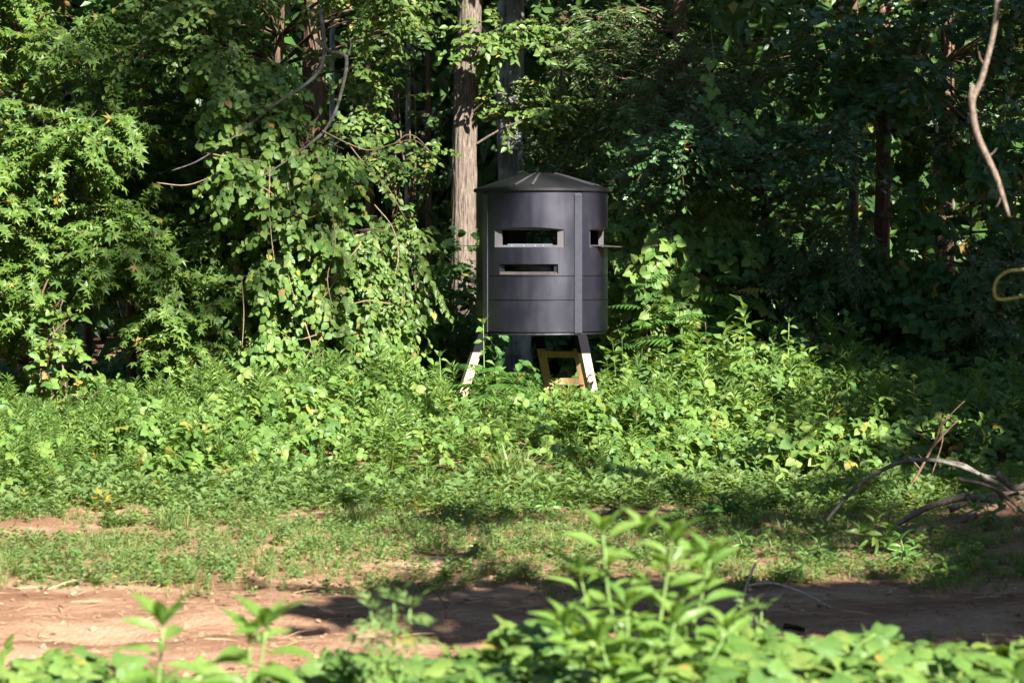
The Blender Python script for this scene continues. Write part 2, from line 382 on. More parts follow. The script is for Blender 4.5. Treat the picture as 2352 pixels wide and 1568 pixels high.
def herb(tpl, n, ls, seed, h=1.0, spread=1.0):
    """a little plant growing along +Y"""
    r = np.random.default_rng(seed); A = Acc()
    t = np.linspace(.15, 1, n) ** .8; a = np.arange(n) * 2.4 + r.uniform(0, 1, n)
    pos = np.column_stack([np.zeros(n), t * h, np.zeros(n)])
    rad = np.column_stack([np.cos(a), np.zeros(n), np.sin(a)])
    Y = norm(rad * spread + np.array((0, 1, 0)) * (0.15 + 0.9 * t[:, None] ** 3) + r.normal(0, .12, (n, 3)))
    A.inst(tpl, pos, Y, np.array((0, 1., 0)) + 0.4 * rad + r.normal(0, .15, (n, 3)), ls * (1.1 - .55 * t) * r.uniform(.8, 1.2, n))
    sv, st = tube(np.array([(0, y * h, 0) for y in (0, .5, 1)]), [.02 * ls, .008 * ls], 3, cap=False)
    A.add(sv, st)
    return np.concatenate(A.V), np.concatenate(A.T)
HERB_O = [herb(LEAF2, 11, .62, s) for s in (1, 2)]
HERB_L = [herb(LACY2, 8, 1.0, s) for s in (3, 4)]
GOLD = [herb(LEAF2N, 54, .25, s, 1.0, .9) for s in (5, 6, 7)]
TALLW = [herb(DIAMOND, 15, .24, s, 1.0, 1.1) for s in (8, 9)]

# ------------------------------------------------------------------ terrain
def ground_h(x, y):
    h = 0.035 * noise(x, y, 0, 3.0) + 0.018 * noise(x, y, 0, .8, 1) + 0.012 * noise(x, y, 0, .35, 2)
    h = h + 0.38 * sstep(13.6, 10.0, y)                                   # low bank on the near side of the track
    h = h - 0.08 * np.exp(-((y - 16.3 - .1 * np.sin(x * .8)) / .28) ** 2) - 0.07 * np.exp(-((y - 14.8) / .35) ** 2)   # wheel ruts
    h = h + 0.40 * np.exp(-(((x - 5.5) / 1.4) ** 2 + ((y - 22.3) / 1.5) ** 2)) + 0.10 * np.exp(-(((x - 4.6) / 1.1) ** 2 + ((y - 20.3) / 1.0) ** 2))                    # earth heap under the brush pile
    h = h + 13.0 * sstep(54, 76, y) + 0.5 * sstep(36, 50, y) + 0.15 * sstep(25, 30, y)
    return h

gx = np.concatenate([[-400, -150, -60, -30, -20], np.arange(-14, 14.01, .14), [20, 30, 60, 150, 400]])
gy = np.concatenate([[-300, -80, -20, 0], np.arange(4, 42.01, .14), [46, 50, 54, 57, 60, 63, 66, 70, 75, 90, 200, 500]])
GX, GY = np.meshgrid(gx, gy)
GZ = ground_h(GX, GY)
nx = len(gx)
ii = (np.arange(len(gy) - 1)[:, None] * nx + np.arange(nx - 1)[None]).ravel()
gq = np.stack([ii, ii + 1, ii + nx + 1, ii + nx], -1)
g = link('ground', mesh_from('ground', np.column_stack([GX.ravel(), GY.ravel(), GZ.ravel()]), gq, M['dirt'], smooth=True))
tag(g, 'bare red dirt track and field floor', None, None, 'structure')

# ------------------------------------------------------------------ hunting blind
BX, BY, BRZ = 0.40, 32.0, -13.4
ZB = lambda zy: 1.445 + (1040 - zy) * .002186          # rows measured on the blind -> metres
RAD = .879
blind = thing('hunting_blind', 'black round plastic hunting blind on splayed wooden legs at the edge of the woods', 'hunting blind', (BX, BY, 0))
blind.rotation_euler = (0, 0, R_(BRZ))
def bpart(name, V, T, mat, parent=None, smooth=False):
    return link(name, mesh_from(name, V, T, mat, smooth=smooth), parent or blind, True)
def cyl(th, r, z):
    th = np.asarray(th, float); return np.stack([r * np.sin(th), -r * np.cos(th), np.broadcast_to(z, th.shape)], -1)

WTH = R_(32); Z1, Z2 = ZB(705), ZB(848); WZ0, WZ1 = ZB(532), ZB(428)
SZ0, SZ1 = ZB(700), ZB(632); STH = R_(26.5)
def panel_mesh(slot):
    th = np.unique(np.concatenate([np.linspace(-R_(41), R_(41), 25), [-WTH, WTH, -STH, STH]]))
    rows = [(ZB(1040), RAD - .012), (ZB(1036), RAD), (Z2 - .008, RAD), (Z2 - .005, RAD - .014), (Z2 + .005, RAD - .014), (Z2 + .008, RAD),
            (Z1 - .008, RAD), (Z1 - .005, RAD - .014), (Z1 + .005, RAD - .014), (Z1 + .008, RAD), (SZ0 + .012, RAD), (SZ1, RAD), (WZ0, RAD), (WZ1, RAD), (ZB(300), RAD), (ZB(197), RAD)]
    wt, wb, st, sb = 13, 12, 11, 10
    arch = .034 * np.clip(1 - (th / WTH) ** 2, 0, 1)
    V = []
    for k, (z, r) in enumerate(rows):
        zz = z + (arch if k == wt else 0)
        V.append(cyl(th, r, zz))
    V = np.array(V); n = len(th); nr = len(rows)
    idx = np.arange(nr * n).reshape(nr, n); F = []
    mid = (th[:-1] + th[1:]) / 2
    for k in range(nr - 1):
        for j in range(n - 1):
            if k == wb and abs(mid[j]) < WTH: continue
            if slot and k == sb and abs(mid[j]) < STH: continue
            F.append([idx[k, j], idx[k, j + 1], idx[k + 1, j + 1], idx[k + 1, j]])
    VV = [V.reshape(-1, 3)]; cnt = nr * n; npanel = len(F); pk = []
    # window pocket: back to a flat frame with an opening
    def pocket(t_, zlo, zhi, depth, ox, oz0, oz1, slope):
        nonlocal cnt
        sel = [j for j in range(n) if abs(th[j]) <= t_ + 1e-6]
        yp = -(RAD * math.cos(t_) - depth)
        top = V[zhi][sel]; bot = V[zlo][sel]
        tb = top.copy(); tb[:, 1] = yp; bb = bot.copy(); bb[:, 1] = yp; bb[:, 2] += slope
        tb[:, 2] = tb[:, 2].min()
        m = len(sel)
        VV.extend([top, tb, bot, bb]); a = cnt; cnt += 4 * m
        for q in range(m - 1):
            F.append([a + q, a + q + 1, a + m + q + 1, a + m + q]); F.append([a + 2 * m + q + 1, a + 2 * m + q, a + 3 * m + q, a + 3 * m + q + 1])
        for q in (0, m - 1): F.append([a + q, a + m + q, a + 3 * m + q, a + 2 * m + q])
        pk.append((a, m)); xo = tb[-1, 0]; z0, z1 = bb[0, 2], tb[0, 2]
        fr = np.array([[-xo, yp, z0], [xo, yp, z0], [xo, yp, z1], [-xo, yp, z1], [-ox, yp, oz0], [ox, yp, oz0], [ox, yp, oz1], [-ox, yp, oz1],
                       [-ox, yp + .04, oz0], [ox, yp + .04, oz0], [ox, yp + .04, oz1], [-ox, yp + .04, oz1]])
        b = cnt; cnt += 12; VV.append(fr)
        for q in range(4):
            r = (q + 1) % 4
            F.append([b + q, b + r, b + 4 + r, b + 4 + q]); F.append([b + 4 + q, b + 4 + r, b + 8 + r, b + 8 + q])
        return yp
    f0 = len(F); pocket(WTH, wb, wt, .012, .372, ZB(519), ZB(431), .006); f1 = len(F)
    if slot: pocket(STH, sb, st, .03, .33, ZB(676), ZB(638), .035)
    VV = np.vstack(VV)
    def sub(name, fs, mat):
        fs = np.array(fs); u, inv = np.unique(fs, return_inverse=True)
        return mesh_from(name, VV[u], inv.reshape(fs.shape), mat)
    extra = [sub('window_frame', F[f0:f1], M['frame'])]
    F2 = F[:f0]
    if slot:
        sl = F[f1:]; nq = 2 * (pk[1][1] - 1)
        extra += [sub('slot_sill', [f for i, f in enumerate(sl) if i < nq and i % 2 == 1], M['sill'])]; F2 += [f for i, f in enumerate(sl) if not (i < nq and i % 2 == 1)]
    F = F2
    # inner skin
    ti = np.linspace(-R_(45), R_(45), 9)
    I = []
    for z0, z1, a0, a1 in ((ZB(1036), ZB(545), -9, 9), (ZB(420), ZB(200), -9, 9), (ZB(545), ZB(420), -9, -WTH), (ZB(545), ZB(420), WTH, 9)):
        tt = np.unique(np.clip(np.concatenate([ti, [a0, a1]]), max(a0, -R_(45)), min(a1, R_(45))))
        for q in range(len(tt) - 1):
            b = len(VV); VV = np.vstack([VV, cyl(tt[[q, q + 1]], RAD - .19, z0), cyl(tt[[q + 1, q]], RAD - .19, z1)])
            F.append([b, b + 1, b + 2, b + 3])
    return mesh_from('panel', VV, np.array(F), M['plastic'], smooth=25), extra
pm_slot, pm = panel_mesh(True), panel_mesh(False)
panels = []
for k in range(4):
    o = link('panel', (pm_slot if k == 0 else pm)[0], blind, True); o.rotation_euler = (0, 0, R_(90 * k)); panels.append(o)
    for x_ in (pm_slot if k == 0 else pm)[1]: link(x_.name.split('.')[0], x_, o, True)
    if k == 0: tag(o, 'front panel with an open window above a narrow slot')
# corner strips
cth = np.array([-3.9, -3.7, 3.7, 3.9]) * math.pi / 180
V, F = [], []
for z in (ZB(1042), ZB(1034), ZB(222), ZB(205)):
    rr = np.array([RAD - .02, RAD + .012, RAD + .012, RAD - .02]) - (.018 if z == ZB(205) else 0)
    V.append(cyl(cth, rr, z))
V = np.vstack(V)
for k in range(3):
    for j in range(3): F.append([k * 4 + j, k * 4 + j + 1, k * 4 + j + 5, k * 4 + j + 4])
csm = mesh_from('corner_strip', V, np.array(F), M['strip'])
for k in range(4):
    o = link('corner_strip', csm, blind, True); o.rotation_euler = (0, 0, R_(45 + 90 * k))
def lathe(prof, n=64):
    a = np.arange(n) / n * 2 * math.pi; p = np.array(prof)
    V = np.stack([p[:, None, 0] * np.sin(a), -p[:, None, 0] * np.cos(a), np.broadcast_to(p[:, None, 1], (len(p), n))], -1).reshape(-1, 3)
    F = [[i * n + j, i * n + (j + 1) % n, (i + 1) * n + (j + 1) % n, (i + 1) * n + j] for i in range(len(p) - 1) for j in range(n)]
    return V, np.array(F)
rp = [(.80, ZB(196)), (.905, ZB(198)), (.914, ZB(194)), (.914, ZB(180)), (.90, ZB(175)), (.80, ZB(163)), (.62, ZB(140)), (.42, ZB(112)), (.24, ZB(88)), (.16, ZB(81)), (.02, ZB(79))]
V, F = lathe(rp, 72); roof = bpart('roof', V, F, M['roof'], smooth=25)
V, F = lathe([(.02, ZB(1044)), (.86, ZB(1044)), (.87, ZB(1052)), (.84, ZB(1058)), (.02, ZB(1058))], 48); bpart('floor', V, F, M['plastic'])
V, F = lathe([(.02, ZB(205)), (.87, ZB(205)), (.87, ZB(200)), (.02, ZB(200))], 48); bpart('ceiling', V, F, M['dark'])
rx, rz = np.array(rp)[4:10, 0], np.array(rp)[4:10, 1]
RV, RF = [], []
for i, r in enumerate(np.linspace(.78, .19, 7)):
    z = np.interp(r, rx[::-1], rz[::-1])
    RV += [(-.020, -r, z - .005), (-.010, -r, z + .012), (.010, -r, z + .012), (.020, -r, z - .005)]
for i in range(6):
    for j in range(3): RF.append([i * 4 + j, i * 4 + j + 1, i * 4 + j + 5, i * 4 + j + 4])
rbm = mesh_from('rib', np.array(RV), np.array(RF), plain('highlit_rib', (.05, .048, .048), .55, .35, .25, 45))  # ribs coloured paler than the roof to paint in their highlights
for a in (-15, 3, 75, 93, 165, 183, 255, 273):
    o = link('rib', rbm, roof, True); o.rotation_euler = (0, 0, R_(a))
# front window rail and bolts, open window flaps on both sides
ypw = -(RAD * math.cos(WTH) - .012)
V, F = box(.0, ypw + .03, ZB(515), .60, .014, .012); bpart('sill_rail', V, F, M['hinge'])
for xx in (-.24, -.08, .075, .185):
    V, F = tube([(xx, ypw - .012, ZB(524)), (xx, ypw + .01, ZB(524))], [.008, .008], 8); bpart('bolt', V, F, M['bolt'])
for k, (ln, dz) in ((1, (.27, -.022)), (3, (.28, -.01))):
    V, F = box(0, -(.745 + ln / 2), 0, .72, ln, .007); V[:, 2] += ZB(520) + np.where(V[:, 1] < -.9, dz, 0)
    o = bpart('window_flap', V, F, M['frame']); o.rotation_euler = (0, 0, R_(90 * k))
# a thin clear pane leaning inside the front window
# legs: square lumber with black steel sockets at the top
def post(a, b, w, yaw=0.0):
    a, b = np.array(a, float), np.array(b, float); c, s = math.cos(yaw), math.sin(yaw)
    o = [(-w / 2, -w / 2), (w / 2, -w / 2), (w / 2, w / 2), (-w / 2, w / 2)]
    o = [(x * c - y * s, x * s + y * c) for x, y in o]
    V = np.array([(*(p[:2] + q), p[2]) for p in (a, b) for q in o])
    F = np.array([[0, 1, 5, 4], [1, 2, 6, 5], [2, 3, 7, 6], [3, 0, 4, 7], [3, 2, 1, 0], [4, 5, 6, 7]])
    return V, F
ZT, ZW = ZB(1052), ZB(1160)
M['lumber_sunlit'] = woodmat('sunlit_pale_lumber', (.27, .195, .125), (.40, .31, .215))  # front leg lumber, sunlight put into a paler copy of the wood
def add_leg(x0, y0, sx, sy, yaw, mat='lumber'):
    at = lambda z: (x0 + sx * (ZT - z), y0 + sy * (ZT - z), z)
    V, F = post(at(ZW + .02), at(-.12), .118, yaw); lg = bpart('leg', V, F, M[mat])
    V, F = post(at(ZT), at(ZW), .13, yaw); s = bpart('steel_socket', V, F, M['steel'], lg)
s_ = .66
add_leg(s_, -s_, .27, -.27, R_(36), 'lumber_sunlit'); add_leg(-s_, -s_, -.27, -.27, R_(30), 'lumber_sunlit')
cr_, sr_ = math.cos(R_(-BRZ)), math.sin(R_(-BRZ))
def loc2(wx, wy): return (wx - BX) * cr_ - (wy - BY) * sr_, (wx - BX) * sr_ + (wy - BY) * cr_
b1, b2 = loc2(.355, 32.5), loc2(.845, 32.45)
add_leg(b1[0], b1[1], .16, .10, R_(13)); add_leg(b2[0], b2[1], .16, .10, R_(13))
for zy in (1195, 1362):
    z = ZB(zy); dz = ZT - z
    p1 = np.array((b1[0] + .16 * dz, b1[1] + .10 * dz)); p2 = np.array((b2[0] + .16 * dz, b2[1] + .10 * dz))
    u = (p2 - p1); L_ = np.linalg.norm(u); ang = math.atan2(u[1], u[0]); c = (p1 + p2) / 2
    V, F = box(0, 0, 0, L_ + .04, .04, .088); V = np.column_stack([V[:, 0] * math.cos(ang) - V[:, 1] * math.sin(ang) + c[0] + .075 * math.sin(ang), V[:, 0] * math.sin(ang) + V[:, 1] * math.cos(ang) + c[1] - .075, V[:, 2] + z])
    bpart('crosspiece', V, F, M['lumber'])

# ------------------------------------------------------------------ trees
UP = np.array((0, 0, 1.0))
def regionc(r, n, px, py, d, rad, holes=()):
    C, Rr = [], []
    tries = 0
    while len(C) < n and tries < n * 30:
        tries += 1
        x, y, dd = r.uniform(*px), r.uniform(*py), r.uniform(*d)
        if any(h[0] < x < h[1] and h[2] < y < h[3] for h in holes): continue
        C.append(P(x, y, dd)); Rr.append(np.array(rad) * r.uniform(.7, 1.25))
    return C, Rr

def sprays(r, C, Rr, nspray, nleaf, L, face, droop=.25, size=.13, hang=0.0, fwd=.35, ang=55):
    """leaf frames on twigs filling ellipsoidal clumps; returns leaf arrays and twig polylines"""
    C, Rr = np.array(C), np.array(Rr); K = len(C)
    u = norm(r.normal(size=(K, nspray, 3)) + np.array((0, -fwd, .15)))
    o = C[:, None] + Rr[:, None] * u * r.uniform(.25, .85, (K, nspray, 1))
    dr = norm(u * np.array((1, 1, .45)) + np.array((0, -.1, -.12)) + .35 * r.normal(size=u.shape))
    dr = norm(dr * (1 - hang) + hang * (np.array((0, -.1, -1.0)) + .5 * r.normal(size=u.shape)))
    Ls = L * r.uniform(.6, 1.25, (K, nspray, 1))
    t = np.linspace(.12, 1, nleaf)[None, None, :, None]
    p = o[:, :, None] + dr[:, :, None] * Ls[:, :, None] * t + np.array((0, 0, -1.0)) * droop * Ls[:, :, None] * t * t
    sgn = np.where(np.arange(nleaf) % 2 == 0, 1, -1)[None, None, :, None]
    perp = norm(np.cross(dr, UP + .01))[:, :, None] * sgn
    a = R_(ang)
    Y = dr[:, :, None] * math.cos(a) + perp * math.sin(a) + np.array((0, 0, -.25 - hang * .5)) + .22 * r.normal(size=p.shape)
    Z = np.array(face)[None, None, None] + .35 * u[:, :, None] + .38 * r.normal(size=p.shape)
    S = size * r.uniform(.65, 1.2, p.shape[:3])
    p = p + r.normal(0, .015, p.shape)
    tw = np.stack([o, o + dr * Ls * .5 + np.array((0, 0, -1)) * droop * Ls * .25, o + dr * Ls + np.array((0, 0, -1)) * droop * Ls], 2).reshape(-1, 3, 3)
    return p.reshape(-1, 3), Y.reshape(-1, 3), Z.reshape(-1, 3), S.ravel(), tw

def twigs(acc, tw, r0=.006, r1=.002):
    d = norm(tw[:, -1] - tw[:, 0]); u = norm(np.cross(d, UP + .02)); v = np.cross(d, u)
    N = len(tw); ring = [(1, 0), (-.5, .866), (-.5, -.866)]
    V = np.stack([tw[:, k] + (r0 + (r1 - r0) * k / 2) * (a * u + b * v) for k in range(3) for a, b in ring], 1)
    T = []
    for k in range(2):
        for j in range(3):
            q = (j + 1) % 3; T += [[k * 3 + j, k * 3 + q, k * 3 + 3 + q], [k * 3 + j, k * 3 + 3 + q, k * 3 + 3 + j]]
    T = np.array(T)[None] + (np.arange(N) * 9)[:, None, None]
    acc.add(V.reshape(-1, 3), T.reshape(-1, 3))

_lm = {}
def leaf_objs(parent, name, tpl, mat, p, Y, Z, S, local=False):
    key = (id(tpl), mat.name)
    if key not in _lm: _lm[key] = mesh_from(name, tpl[0], tpl[1], mat)
    Y = norm(Y); X = norm(np.cross(Y, Z)); Zz = np.cross(X, Y)
    for i in range(len(p)):
        o = link(name, _lm[key], parent, local)
        o.matrix_basis = Matrix(((*(S[i] * np.array((X[i, 0], Y[i, 0], Zz[i, 0]))), p[i, 0]), (*(S[i] * np.array((X[i, 1], Y[i, 1], Zz[i, 1]))), p[i, 1]),
                                 (*(S[i] * np.array((X[i, 2], Y[i, 2], Zz[i, 2]))), p[i, 2]), (0, 0, 0, 1)))

TOT = {}
def tree(name, label, cat, trunk, tr, bark, sets, group=None, singles=0, ridge=.05, segs=20, limbs=True, seed=0, holes=(), ridges=11):
    """sets: list of dict(tpl, mat, C, R, nspray, nleaf, L, size, ...)"""
    r = np.random.default_rng(100 + seed)
    tp = curve(trunk, 8)
    t = thing(name, label, cat, tuple(tp[0]), group)
    V, T = tube(tp, tr, segs, ridge, ridges); me = mesh_from('trunk', V, T, bark, smooth=True); link('trunk', me, t)
    A = Acc(); W = Acc(); mats = []
    cand = []
    for s in sets:
        if len(s['C']) == 0: continue
        p, Y, Z, S, tw = sprays(r, s['C'], s['R'], s.get('nspray', 14), s.get('nleaf', 12), s.get('L', .5), s.get('face', (.45, -.6, .7)), s.get('droop', .25), s.get('size', .13), s.get('hang', 0), s.get('fwd', .35), s.get('ang', 55))
        if s['mat'] not in mats: mats.append(s['mat'])
        k = s.get('singles', 0)
        if k:
            # leaves nearest to the open side become single leaves
            px = (p[:, 0] / p[:, 1] * FPX) + CX; py = HZ - (p[:, 2] - CAMZ) / p[:, 1] * FPX
            ok = np.where((px > 0) & (px < 2352) & (py > 0))[0]
            sel = ok[np.argsort(p[ok, 1] - 8 * S[ok])[:k]]
            cand.append((s, p[sel], Y[sel], Z[sel], S[sel]))
            keep = np.ones(len(p), bool); keep[sel] = False; p, Y, Z, S = p[keep], Y[keep], Z[keep], S[keep]
        A.inst(s['tpl'], p, Y, Z, S, mats.index(s['mat']))
        twigs(W, tw)
        if limbs:
            for c in s['C'][:40]:
                zt = c[2] - r.uniform(.1, .8); k2 = int(np.clip(np.searchsorted(tp[:, 2], zt), 1, len(tp) - 1)); b = tp[k2]
                m = (b + c) / 2 + r.normal(0, .12, 3) + np.array((0, 0, .1))
                V, T = tube(curve([b, m, c], 4), [.022, .006], 5, cap=False); W.add(V, T)
    if A.n:
        cr = A.build('crown', [M[m] for m in mats], t); tag(cr, None, None, None, 'stuff')
        for s, p, Y, Z, S in cand: leaf_objs(t, 'leaf', s['tpl'], M[s['mat']], p, Y, Z, S)
        w = W.build('branches', bark, t, smooth=True); tag(w, None, None, None, 'stuff')
        TOT[name + label[:10]] = A.tris() + W.tris()
    return t

def S_(r, n, px, py, d, rad, tpl, mat, holes=(), **k):
    C, Rr = regionc(r, n, px, py, d, rad, holes); return dict(C=C, R=Rr, tpl=tpl, mat=mat, **k)

def gz(px, d): return float(ground_h(np.array((px - CX) * d / FPX), np.array(float(d))))
def base(px, d, dz=-.1): return np.array(((px - CX) * d / FPX, d, gz(px, d) + dz))

r = np.random.default_rng(11)
# sweetgums on the left
HL = [(140, 500, 630, 960)]
tree('sweetgum_tree', 'sunlit sweetgum with star shaped leaves at the left edge of the photo', 'tree', [base(60, 33.6), P(75, 600, 33.6), P(50, 100, 33.8), P(60, -700, 34)], [.11, .09, .03], M['bark_brown'],
     [S_(r, 42, (-160, 300), (225, 700), (31.4, 33.2), (.55, .5, .28), STAR, 'sweetgum', HL, singles=220, size=.15),
      S_(r, 12, (-160, 170), (600, 900), (31.4, 33.0), (.45, .4, .25), STAR, 'sweetgum', HL, size=.15),
      S_(r, 22, (-260, 330), (-60, 200), (32, 34), (.6, .6, .3), STAR, 'sweetgum', size=.15),
      S_(r, 24, (-500, 400), (-900, -80), (32, 36), (.9, .9, .5), LEAF2, 'sweetgum', size=.24, nspray=9, L=.8)], seed=1)
tree('sweetgum_tree', 'sweetgum with low star leaved branches left of the vine covered tree', 'tree', [base(310, 34.4), P(300, 700, 34.4), P(330, 200, 34.6), P(340, -500, 35)], [.07, .06, .02], M['bark_brown'],
     [S_(r, 34, (170, 560), (500, 700), (31.8, 33.6), (.5, .5, .25), STAR, 'sweetgum', HL, singles=150, size=.145),
      S_(r, 8, (330, 470), (640, 800), (31.8, 32.6), (.3, .3, .2), STAR, 'sweetgum', [(140, 360, 630, 960)], size=.135),
      S_(r, 16, (200, 560), (330, 520), (33.4, 35), (.5, .5, .28), STAR, 'sweetgum_shaded', size=.145)], seed=2)
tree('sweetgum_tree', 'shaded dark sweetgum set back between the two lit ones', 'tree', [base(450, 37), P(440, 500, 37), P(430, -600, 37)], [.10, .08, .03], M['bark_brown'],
     [S_(r, 40, (230, 640), (90, 640), (34.6, 36.8), (.6, .6, .35), STAR, 'sweetgum_shaded', size=.15),
      S_(r, 24, (-250, 700), (-2500, -1000), (35, 38.5), (1.3, 1.2, .7), LEAF2, 'sweetgum_shaded', size=.5, nspray=12, nleaf=8, L=1.2),
      S_(r, 20, (200, 700), (-800, 60), (34, 37), (.9, .9, .5), LEAF2, 'sweetgum_shaded', size=.24, nspray=9, L=.8)], seed=3)
# overhanging ovate-leaved tree along the top
tree('cherry_tree', 'ovate leaved tree hanging over the top of the clearing left of the pale trunk', 'tree', [base(640, 34.5), P(620, 500, 34.4), P(650, -50, 34), P(680, -500, 34)], [.10, .08, .04], M['bark_brown'],
     [S_(r, 40, (340, 980), (-60, 160), (31.4, 33.2), (.42, .4, .2), OVATE, 'cherry', [(650, 790, 20, 330), (850, 1010, 50, 220)], singles=150, size=.11, L=.5, nspray=11),
      S_(r, 10, (540, 630), (120, 330), (31.6, 32.6), (.35, .35, .25), OVATE, 'cherry', size=.12),
      S_(r, 4, (820, 1010), (20, 120), (32.6, 34), (.35, .3, .15), OVATE, 'cherry', size=.12, nspray=9),
      S_(r, 20, (300, 820), (-900, -80), (32.5, 35), (.8, .8, .4), LEAF2, 'cherry', size=.22, nspray=10, L=.8)], seed=4)
# vine covered tree
vt = tree('vine_covered_tree', 'dark shaggy trunk draped in sunlit vines left of the blind', 'tree', [base(735, 33.6), P(728, 600, 33.5), P(722, 280, 33.4), P(722, 20, 33.4), P(735, -500, 33.6)], [.17, .16, .15, .12], M['bark_brown'],
     [S_(r, 52, (520, 900), (400, 870), (31.3, 32.8), (.36, .36, .36), LEAFLET, 'kudzu', [(840, 960, 330, 480), (480, 570, 720, 900), (650, 700, 600, 650), (760, 800, 420, 520), (560, 600, 520, 600)], singles=260, size=.115, hang=.5, face=(.4, -.8, .5), nspray=15, nleaf=11, L=.42),
      S_(r, 12, (780, 950), (520, 700), (31.6, 32.8), (.3, .3, .28), OVATE, 'cherry', size=.115, hang=.45, face=(.4, -.8, .5)),
      S_(r, 8, (800, 925), (690, 840), (31.6, 32.6), (.3, .3, .25), LEAFLET, 'kudzu', size=.11, hang=.5, face=(.4, -.8, .5)),
      S_(r, 20, (500, 640), (120, 430), (31.5, 32.6), (.32, .33, .28), LEAFLET, 'kudzu', size=.12, hang=.45, face=(.4, -.8, .5)),
      S_(r, 8, (640, 800), (330, 430), (31.5, 32.3), (.25, .3, .2), LEAFLET, 'kudzu', size=.115, hang=.4, face=(.4, -.8, .5), nspray=9),
      S_(r, 5, (800, 900), (180, 420), (32.2, 33.4), (.3, .35, .2), OVATE, 'cherry', size=.11, nspray=8)], seed=5, ridge=.10, segs=30)
def pipe(parent, name, pts, rad, mat, d=None, segs=6, n=5):
    pts = [P(x, y, d if d else dd[0]) for x, y, *dd in pts]
    V, T = tube(curve(pts, n), rad, segs)
    return link(name, mesh_from(name, V, T, mat, smooth=True), parent)
def bare(parent, name, pts, rad, mat, d, **k): return pipe(parent, name, pts, rad, mat, d, **k)
bare(vt, 'branch', [(735, 20), (742, 70), (744, 115), (735, 160), (705, 192), (672, 215), (620, 248), (560, 298), (500, 340), (450, 372), (395, 392)], [.030, .026, .018, .007], M['bark_silver'], 31.2)
bare(vt, 'branch', [(725, 90), (757, 118), (780, 122), (796, 136), (790, 185), (772, 252), (745, 300), (715, 328), (660, 368), (600, 405), (545, 418)], [.028, .026, .018, .007], M['bark_silver'], 31.2)
bare(vt, 'branch', [(796, 136), (806, 105), (802, 85)], [.012, .006], M['bark_silver'], 31.2)
for q, pts in enumerate([[(740, 300), (800, 330), (850, 345), (905, 330), (950, 322), (985, 345)], [(800, 330), (840, 380), (890, 430), (930, 500)], [(560, 415), (620, 440), (650, 480), (705, 500), (745, 485)],
            [(470, 350), (530, 362), (600, 370)], [(360, 420), (430, 425), (500, 400)], [(800, 700), (850, 690), (900, 698), (940, 690)], [(905, 330), (935, 310), (960, 318), (990, 350)],
            [(620, 380), (618, 470), (625, 560), (640, 660)], [(660, 420), (672, 520), (660, 610), (680, 700)], [(735, 760), (742, 800), (738, 850), (745, 885)], [(700, 740), (715, 790), (722, 840), (735, 880)],
            [(760, 470), (770, 560), (752, 640), (770, 730)], [(790, 610), (760, 660), (735, 700), (742, 760)], [(555, 640), (560, 720), (556, 800)], [(830, 560), (800, 600), (790, 660), (770, 690)], [(690, 780), (740, 770), (700, 830), (760, 850)], [(860, 470), (900, 520), (915, 580), (905, 640)]]):
    bare(vt, 'dry_vine', pts, [.009, .007, .004], M['dryvine'], 31.15 + .02 * (q % 5), segs=5)
pp = P(621, 284, 31.3)
leaf_objs(vt, 'leaf', LOBED, M['yellow'], np.array([pp]), np.array([[.2, 0, -1.]]), np.array([[.3, -1, .3]]), np.array([.11]))

# trunks behind the blind
tree('tall_tree', 'pale sunlit tree trunk standing left of the blind', 'tree', [base(1062, 36), P(1064, 640, 36), P(1066, 400, 36), P(1070, 200, 36), P(1080, 0, 36), P(1095, -900, 36)], [.21, .185, .18, .178, .172, .13], M['bark_pale'],
     [S_(r, 6, (1020, 1270), (70, 115), (35.0, 35.5), (.32, .2, .12), OVATE, 'cherry', size=.13, nspray=9),
      S_(r, 7, (1130, 1330), (190, 265), (35.6, 36.4), (.32, .2, .10), OVATE, 'cherry', size=.13, nspray=9),
      S_(r, 22, (800, 1500), (-1500, -800), (35.5, 38), (.9, .9, .45), LEAF2, 'cherry', size=.26, nspray=9, L=.9)], seed=6, ridge=.06, segs=56, ridges=17)
tree('tall_tree', 'grey lichened tree trunk rising directly behind the blind', 'tree', [base(1190, 38), P(1186, 800, 38), P(1172, 360, 38), P(1172, 0, 38), P(1168, -900, 38)], [.27, .24, .20, .215, .15], M['bark_grey'],
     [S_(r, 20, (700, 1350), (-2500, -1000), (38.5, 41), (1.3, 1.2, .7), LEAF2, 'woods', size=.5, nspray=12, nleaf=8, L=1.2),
      S_(r, 22, (900, 1500), (-1500, -400), (38.2, 40), (.9, .9, .45), LEAF2, 'woods', size=.26, nspray=9, L=.9)], seed=7, ridge=.04, segs=36)
